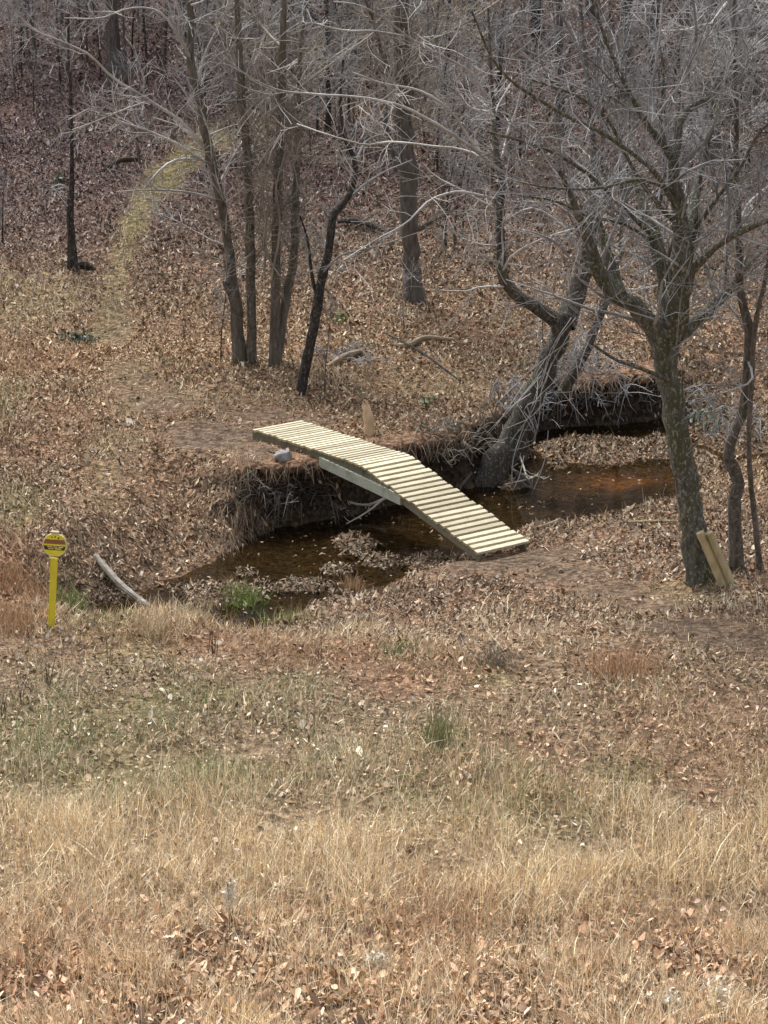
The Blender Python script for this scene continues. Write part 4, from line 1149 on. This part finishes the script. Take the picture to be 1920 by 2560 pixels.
# stones, and a flat one for the small pool
M_STONE = bark('pale_stone', (.22, .21, .20), (.42, .41, .40), None, .5, None, .6)
M_POOL = bark('blue_grey_pool', (.03, .034, .042), (.09, .10, .12), None, .5, None, .6)  # the pool's bluish reflection put into a matte colour
def stone(name, label, p, r, mat, cat='stone'):
    import bmesh
    bm = bmesh.new()
    bmesh.ops.create_icosphere(bm, subdivisions=3, radius=1)
    ph = [random.uniform(0, 6) for _ in range(6)]
    for v_ in bm.verts:
        q = v_.co.copy()
        k = 1 + .16 * math.sin(2.3 * q.x + ph[0]) + .14 * math.sin(3.1 * q.y + ph[1]) + .10 * math.sin(4.7 * q.z + 2 * q.x + ph[2]) + random.uniform(-.02, .02)
        # flatten some faces as a broken block has
        q = q * k
        q.x = max(-.86, min(.9, q.x + .15 * q.z)); q.z = max(-.8, min(.72 + .2 * q.x, q.z)); q.y = max(-.85, min(.9, q.y))
        v_.co = (q.x * r[0], q.y * r[1], q.z * r[2])
    me = bpy.data.meshes.new(name); bm.to_mesh(me); bm.free()
    me.materials.append(mat)
    o = bpy.data.objects.new(name, me); COL.objects.link(o)
    o.location = tuple(map(float, p)); o.rotation_euler = (0, random.uniform(-.3, .3), random.uniform(0, 3))
    return tag(o, label, cat)
pst = G(706, 1150) + np.array([0, -.05, .06])
stone('stone', 'pale grey broken stone block under the far end of the bridge', pst, (.13, .11, .12), M_STONE)
stone('stone', 'dark blue grey pool, built as a flat stone, by the green grass at the creek edge', G(640, 1535) + [0, 0, .0], (.36, .22, .055), M_POOL)  # stands in for a small pool of water
stone('stone', 'small white scrap lying on the mossy trail', G(288, 877) + [0, 0, .02], (.045, .04, .035), M_CAP)  # white scrap drawn with the stone shape
stone('stone', 'small pale stone on the mossy patch of the upper slope', G(1248, 192) + [0, 0, .04], (.09, .08, .07), M_CAP)
stone('stone', 'small dark stone in the trail right of the bridge end', G(1402, 1432) + [0, 0, .02], (.045, .04, .03), M_LOGB)

# ------------------------------------------------------------------ driftwood under the bridge, brush on the far bank
def branchy(name, label, cat, stems, mat, group=None, kind=None, kids=3, klen=.3, fine=.005):
    p0 = np.array(stems[0][0][:3])
    parts = []
    for s in stems:
        s = np.array(s)
        c = resample(s, 12)
        parts.append(tubes(c[None, :, :3] - p0, np.maximum(c[None, :, 3], .004), 6))
        if kids:
            P1, R1 = sprout(c[None, :, :3], c[None, :, 3], kids, .2, .95, klen, .8, 0, .18, 6, .6, fine)
            parts.append(tubes(P1 - p0, R1, 4))
            P2, R2 = sprout(P1, R1, 2, .3, .95, klen * .5, .8, 0, .18, 4, .7, fine * .8)
            parts.append(tubes(P2 - p0, R2, 3))
    V, Q = join(parts)
    o = mesh_obj(name, V, Q, mat, smooth=True)
    o.location = tuple(map(float, p0))
    return tag(o, label, cat, group, kind)
YB = atZ(900, 1290, WATER)[1]
pt = lambda u, v, dy, r: [*atY(u, v, YB + dy), r]
branchy('driftwood_branch', 'forked pale driftwood branch hanging under the middle of the bridge', 'branch', [
    [pt(965, 1245, .1, .022), pt(920, 1262, .05, .02), pt(875, 1255, .05, .016), pt(845, 1228, .1, .01), pt(838, 1190, .2, .006)],
    [pt(880, 1256, .05, .014), pt(855, 1275, 0, .01), pt(835, 1300, -.1, .007)]], M_LOG, kids=3, klen=.25)
branchy('driftwood_branch', 'straight thin driftwood branch dipping to the water below the bridge', 'branch', [
    [pt(968, 1240, -.25, .016), pt(925, 1275, -.4, .013), pt(866, 1310, -.6, .008)]], M_LOG, kids=2, klen=.2)
branchy('driftwood_branch', 'bleached twiggy driftwood at the foot of the leaning tree', 'branch', [
    [[*(G(1330, 1215) + [0, 0, .12]), .02], [*(G(1290, 1205) + [0, 0, .16]), .02], [*(G(1255, 1190) + [0, 0, .25]), .015]],
    [[*(G(1345, 1205) + [0, 0, .1]), .014], [*(G(1300, 1222) + [0, 0, .1]), .012], [*(G(1262, 1228) + [0, 0, .1]), .008]],
    [[*(G(1320, 1222) + [0, 0, .1]), .014], [*(G(1300, 1190) + [0, 0, .3]), .012], [*(G(1290, 1180) + [0, 0, .4]), .008]]], M_LOG, kids=5, klen=.35)
# tangles
def tangle(name, label, cat, region_px, n, mat, hgt=.5, lng=.9, droop=.4, lean=(0, -.5)):
    (u0, v0, u1, v1) = region_px
    p0 = G((u0 + u1) / 2, (v0 + v1) / 2)
    C = []
    for k in range(n):
        p = G(random.uniform(u0, u1), random.uniform(v0, v1))
        a = random.uniform(0, 6.28)
        L = lng * random.uniform(.5, 1.2)
        q1 = p + np.array([math.cos(a) * L * .35 + lean[0] * L * .4, math.sin(a) * L * .25 + lean[1] * L * .4, hgt * random.uniform(.3, 1.0)])
        q2 = q1 + np.array([math.cos(a) * L * .4 + lean[0] * L * .3, math.sin(a) * L * .3 + lean[1] * L * .4, -droop * random.uniform(-.3, 1.0)])
        C.append(resample(np.array([p, q1, q2]), 9))
    C = np.array(C)
    Rd = np.tile(np.linspace(.009, .0035, 9), (n, 1)) * rng.uniform(.7, 1.4, (n, 1))
    P2, R2 = sprout(C, Rd, 3, .3, .95, lng * .3, .7, 0, .2, 5, .7, .003)
    V, Q = join([tubes(C - p0, Rd, 4), tubes(P2 - p0, R2, 3)])
    o = mesh_obj(name, V, Q, mat, smooth=True)
    o.location = tuple(map(float, p0))
    return tag(o, label, cat, kind='stuff')
tangle('bank_brush', 'grey brush arching over the dark undercut bank upstream', 'brush', (1360, 985, 1720, 1015), 95, T_GREY, .3, .9, .6)
tangle('bank_brush', 'tangled dead stems between the bridge and the leaning tree', 'brush', (1040, 1070, 1200, 1165), 80, T_TAN, .3, .6, .3)
tangle('bank_brush', 'dark twiggy roots and brush on the bank under the bridge', 'brush', (610, 1215, 830, 1285), 75, T_DARK, .12, .6, .5)
tangle('bank_brush', 'pale vines heaped around the foot of the leaning trunk', 'brush', (1215, 1000, 1370, 1090), 60, T_GREY, .5, .7, .4)
tangle('bank_brush', 'dead vines tangled on the right of the leaning trunk', 'brush', (1370, 880, 1500, 980), 60, T_GREY, .5, .8, .5)
tangle('bank_brush', 'low twiggy brush beside the thin trees at the right edge', 'brush', (1760, 1040, 1920, 1120), 34, T_GREY, .4, .7, .3)
tangle('twig_heap', 'small heap of grey twigs beside the short curved log', 'twigs', (810, 870, 930, 915), 34, T_GREY, .18, .6, .2)
for k, (u0, v0, u1, v1, lab) in enumerate([(1050, 1080, 1112, 1150, 'slanting dead stem on the bank behind the bridge, lower of two'), (1130, 1075, 1180, 1120, 'slanting dead stem on the bank behind the bridge, nearer the leaning tree'),
                                          (960, 850, 1150, 980, 'long thin dark stick lying across the leaves above the bank')]):
    a_, b_ = G(u0, v0) + [0, 0, .12], G(u1, v1) + [0, 0, .18]
    log_obj('dead_stick', lab, 'stick', [a_, (a_ + b_) / 2 + [0, 0, .06], b_], [.012, .022, .016], M_LOGB if k < 2 else B_DARK, 6)

# ------------------------------------------------------------------ clumps of grass, green plants, single weeds
def clump(name, label, cat, u, v, n, ln, spread, cols, lean=.6, bend=1.0, wd=.007, az=None):
    p = G(u, v)
    x = p[0] + rng.normal(0, spread, n); y = p[1] + rng.normal(0, spread, n)
    z = height(x, y) - .01
    c = np.array(cols)[rng.integers(0, len(cols), n)] * rng.uniform(.7, 1.3, n)[:, None]
    V, Q, C = build_blades(x, y, z, rng.uniform(.5, 1.2, n) * ln, rng.uniform(.7, 1.3, n) * wd, c, lean, bend, az)
    o = mesh_obj(name, V - p, Q, M_GRASS, col=C)
    o.location = tuple(map(float, p))
    return tag(o, label, cat)
STR = [(.60, .50, .34), (.52, .42, .27), (.44, .33, .2)]
GRN = [(.20, .27, .07), (.27, .32, .10), (.15, .20, .06)]
RST = [(.45, .29, .17), (.40, .25, .15), (.54, .39, .24)]
clump('grass_clump', 'pale straw grass clump hanging below the grey log', 'grass clump', 390, 1590, 420, .36, .15, STR, .7, 1.2)
clump('grass_clump', 'long bleached grass tuft between the grey log and the green grass', 'grass clump', 480, 1548, 360, .34, .2, STR, .8, 1.2)
clump('grass_clump', 'bright green grass tuft at the edge of the creek', 'grass clump', 615, 1503, 520, .20, .17, GRN, .6, .9)
clump('grass_clump', 'olive straw grass tuft left of the green plant on the near bank', 'grass clump', 720, 1560, 260, .28, .2, STR + GRN, .8, 1.1)
clump('grass_clump', 'rusty broom grass tuft below the trail on the right', 'grass clump', 1560, 1690, 420, .34, .2, RST, .4, .6)
clump('grass_clump', 'rusty upright grass tuft at the creek edge below the bridge', 'grass clump', 880, 1480, 180, .24, .1, RST, .4, .8)
clump('grass_clump', 'tall reddish dry grass at the left edge behind the yellow post', 'grass clump', 40, 1470, 420, .34, .22, RST, .35, .6)
clump('grass_clump', 'tall reddish dry grass at the left edge level with the foot of the yellow post', 'grass clump', 40, 1570, 420, .36, .22, RST, .35, .6)
clump('grass_clump', 'orange grass tuft in front, near the bottom of the field', 'grass clump', 1090, 2330, 200, .42, .35, RST, .3, .5)
clump('grass_clump', 'grey green weed tuft with upright stems in the near field', 'grass clump', 1095, 1865, 160, .40, .08, [(.2, .22, .1), (.28, .28, .15)], .25, .3)
clump('grass_clump', 'dark green low tuft on the leafy near bank', 'grass clump', 1003, 1632, 200, .14, .10, [(.07, .12, .04), (.1, .16, .05)], .8, .9)
clump('grass_clump', 'grass tuft with grey stems on the dark patch of the near bank', 'grass clump', 1240, 1660, 220, .26, .12, [(.3, .26, .2), (.22, .18, .14)], .6, .9)
clump('grass_clump', 'green weed tuft growing beside the foot of the yellow post', 'grass clump', 178, 1520, 260, .28, .12, GRN + [(.3, .3, .15)], .6, .9)
for u, v, lab in ((10, 1800, 'dark dead weed stalk at the left edge of the near field, nearest the edge'), (60, 1760, 'dark dead weed stalk second from the left edge of the near field'), (118, 1720, 'dark dead weed stalk third from the left edge of the near field'),
                  (535, 1640, 'dark upright weed stalk in the rusty grass below the creek'), (278, 1660, 'thin dark weed stalk below the yellow post'), (795, 1660, 'thin reddish weed stalk in the rusty grass, middle of the field')):
    clump('weed_stalk', lab, 'weed', u, v, 9, .5, .03, [(.07, .05, .04), (.11, .08, .06)], .15, .2, .010)
for u, v, lab, hgt in ((1075, 2300, 'tall pale bent grass stem in the middle foreground', .9), (810, 2480, 'tall pale grass stem left of the orange tuft', .85), (1560, 2420, 'tall pale grass stem at the lower right of the field', .7), (1740, 2080, 'pale slanting grass stem in the leafy right of the field', .6), (930, 2180, 'pale slanting grass stem behind the middle of the field', .55)):
    clump('tall_grass', lab, 'tall grass', u, v, 1, hgt, .02, [(.72, .6, .4)], .12, .18, .011, az=rng.uniform(0, 6.28, 1))
# seeded plume and pale fluffy weed heads
M_FLUFF = vcol('seed_fluff', .9, .1)
def plume(u, v, lab, hgt, blob, nst=2):
    p = G(u, v)
    root = thing('seed_weed', lab, 'weed', p)
    st, bl = [], []
    for k in range(nst):
        a = np.array([rng.normal(0, .03), rng.normal(0, .03), 0]); b2 = a + np.array([rng.normal(0, .05), rng.normal(0, .05), hgt * rng.uniform(.8, 1.1)])
        c = resample(np.array([a, (a + b2) / 2 + rng.normal(0, .02, 3), b2]), 7)
        st.append(c)
        m = 95
        f = rng.uniform(.55, 1.0, m)
        bl.append(a + (b2 - a) * f[:, None] + rng.normal(0, blob, (m, 3)))
    V, Q = tubes(np.array(st), np.full((nst, 7), .006), 4)
    mesh_obj('stem', V, Q, T_TAN, root)
    B2 = np.concatenate(bl); n = len(B2)
    d1 = rng.normal(0, .011, (n, 3)); d2 = rng.normal(0, .011, (n, 3))
    V = np.stack([B2 - d1, B2 + d2, B2 + d1, B2 - d2], 1).reshape(-1, 3)
    Q = np.arange(4 * n).reshape(n, 4)
    tag(mesh_obj('seed_head', V, Q, M_FLUFF, root, col=np.tile(np.array([[.72, .66, .55]]), (4 * n, 1)) * rng.uniform(.75, 1.15, (4 * n, 1))), kind='stuff')
plume(592, 2330, 'tall weed with a white fluffy seed head in the straw grass', .52, .022, 2)
plume(945, 2440, 'low pale seeded weed near the bottom of the field', .22, .035, 3)
plume(1800, 2520, 'pale papery weed heads at the lower right corner of the field', .2, .05, 3)
plume(1660, 2540, 'pale dry weed head among leaves at the bottom right', .15, .04, 3)
# small evergreen plants
def leafy(u, v, lab, n, spread, col, size, up=.1):
    p = G(u, v)
    x = p[0] + rng.normal(0, spread, n); y = p[1] + rng.normal(0, spread, n)
    z = height(x, y) + rng.uniform(.02, up, n)
    V, Q, C = build_leaves(x, y, z, rng.uniform(.7, 1.2, n) * size, np.array(col)[None] * rng.uniform(.6, 1.4, (n, 1)), .6)
    st = rng.choice(n, min(n, 14), replace=False)
    top = np.column_stack([x[st], y[st], z[st] + .01]) - p
    bot = np.column_stack([x[st] * .5 + p[0] * .5, y[st] * .5 + p[1] * .5, height(x[st] * .5 + p[0] * .5, y[st] * .5 + p[1] * .5) - .01]) - p
    V2, Q2 = tubes(np.stack([bot, (bot + top) / 2 + rng.normal(0, .01, bot.shape), top], 1), np.full((len(st), 3), .004), 4)
    V, Q = join([(V - p, Q), (V2, Q2)])
    C = np.concatenate([C, np.tile([[.08, .07, .04]], (len(V2), 1))])
    o = mesh_obj('evergreen_plant', V, Q, M_GREEN, col=C)
    o.location = tuple(map(float, p))
    return tag(o, lab, 'plant')
leafy(198, 858, 'low dark green plant left of the mossy trail', 90, .16, (.045, .07, .04), .08, .12)
leafy(858, 800, 'small light green plant on the leaves behind the crooked black tree', 40, .10, (.14, .17, .06), .07, .08)
leafy(1068, 1012, 'small green leafed plant on the bank above the bridge', 20, .06, (.09, .14, .06), .08, .10)
leafy(1762, 1082, 'dark green broad leafed plant between the mossy tree and the thin trees', 45, .18, (.05, .08, .05), .10, .4)
leafy(140, 470, 'dark green sprig beside the lone thin dark tree on the left slope', 24, .16, (.045, .07, .04), .08, .15)
print('tris', sum(len(p.vertices) - 2 for me in bpy.data.meshes if me.users for p in me.polygons))
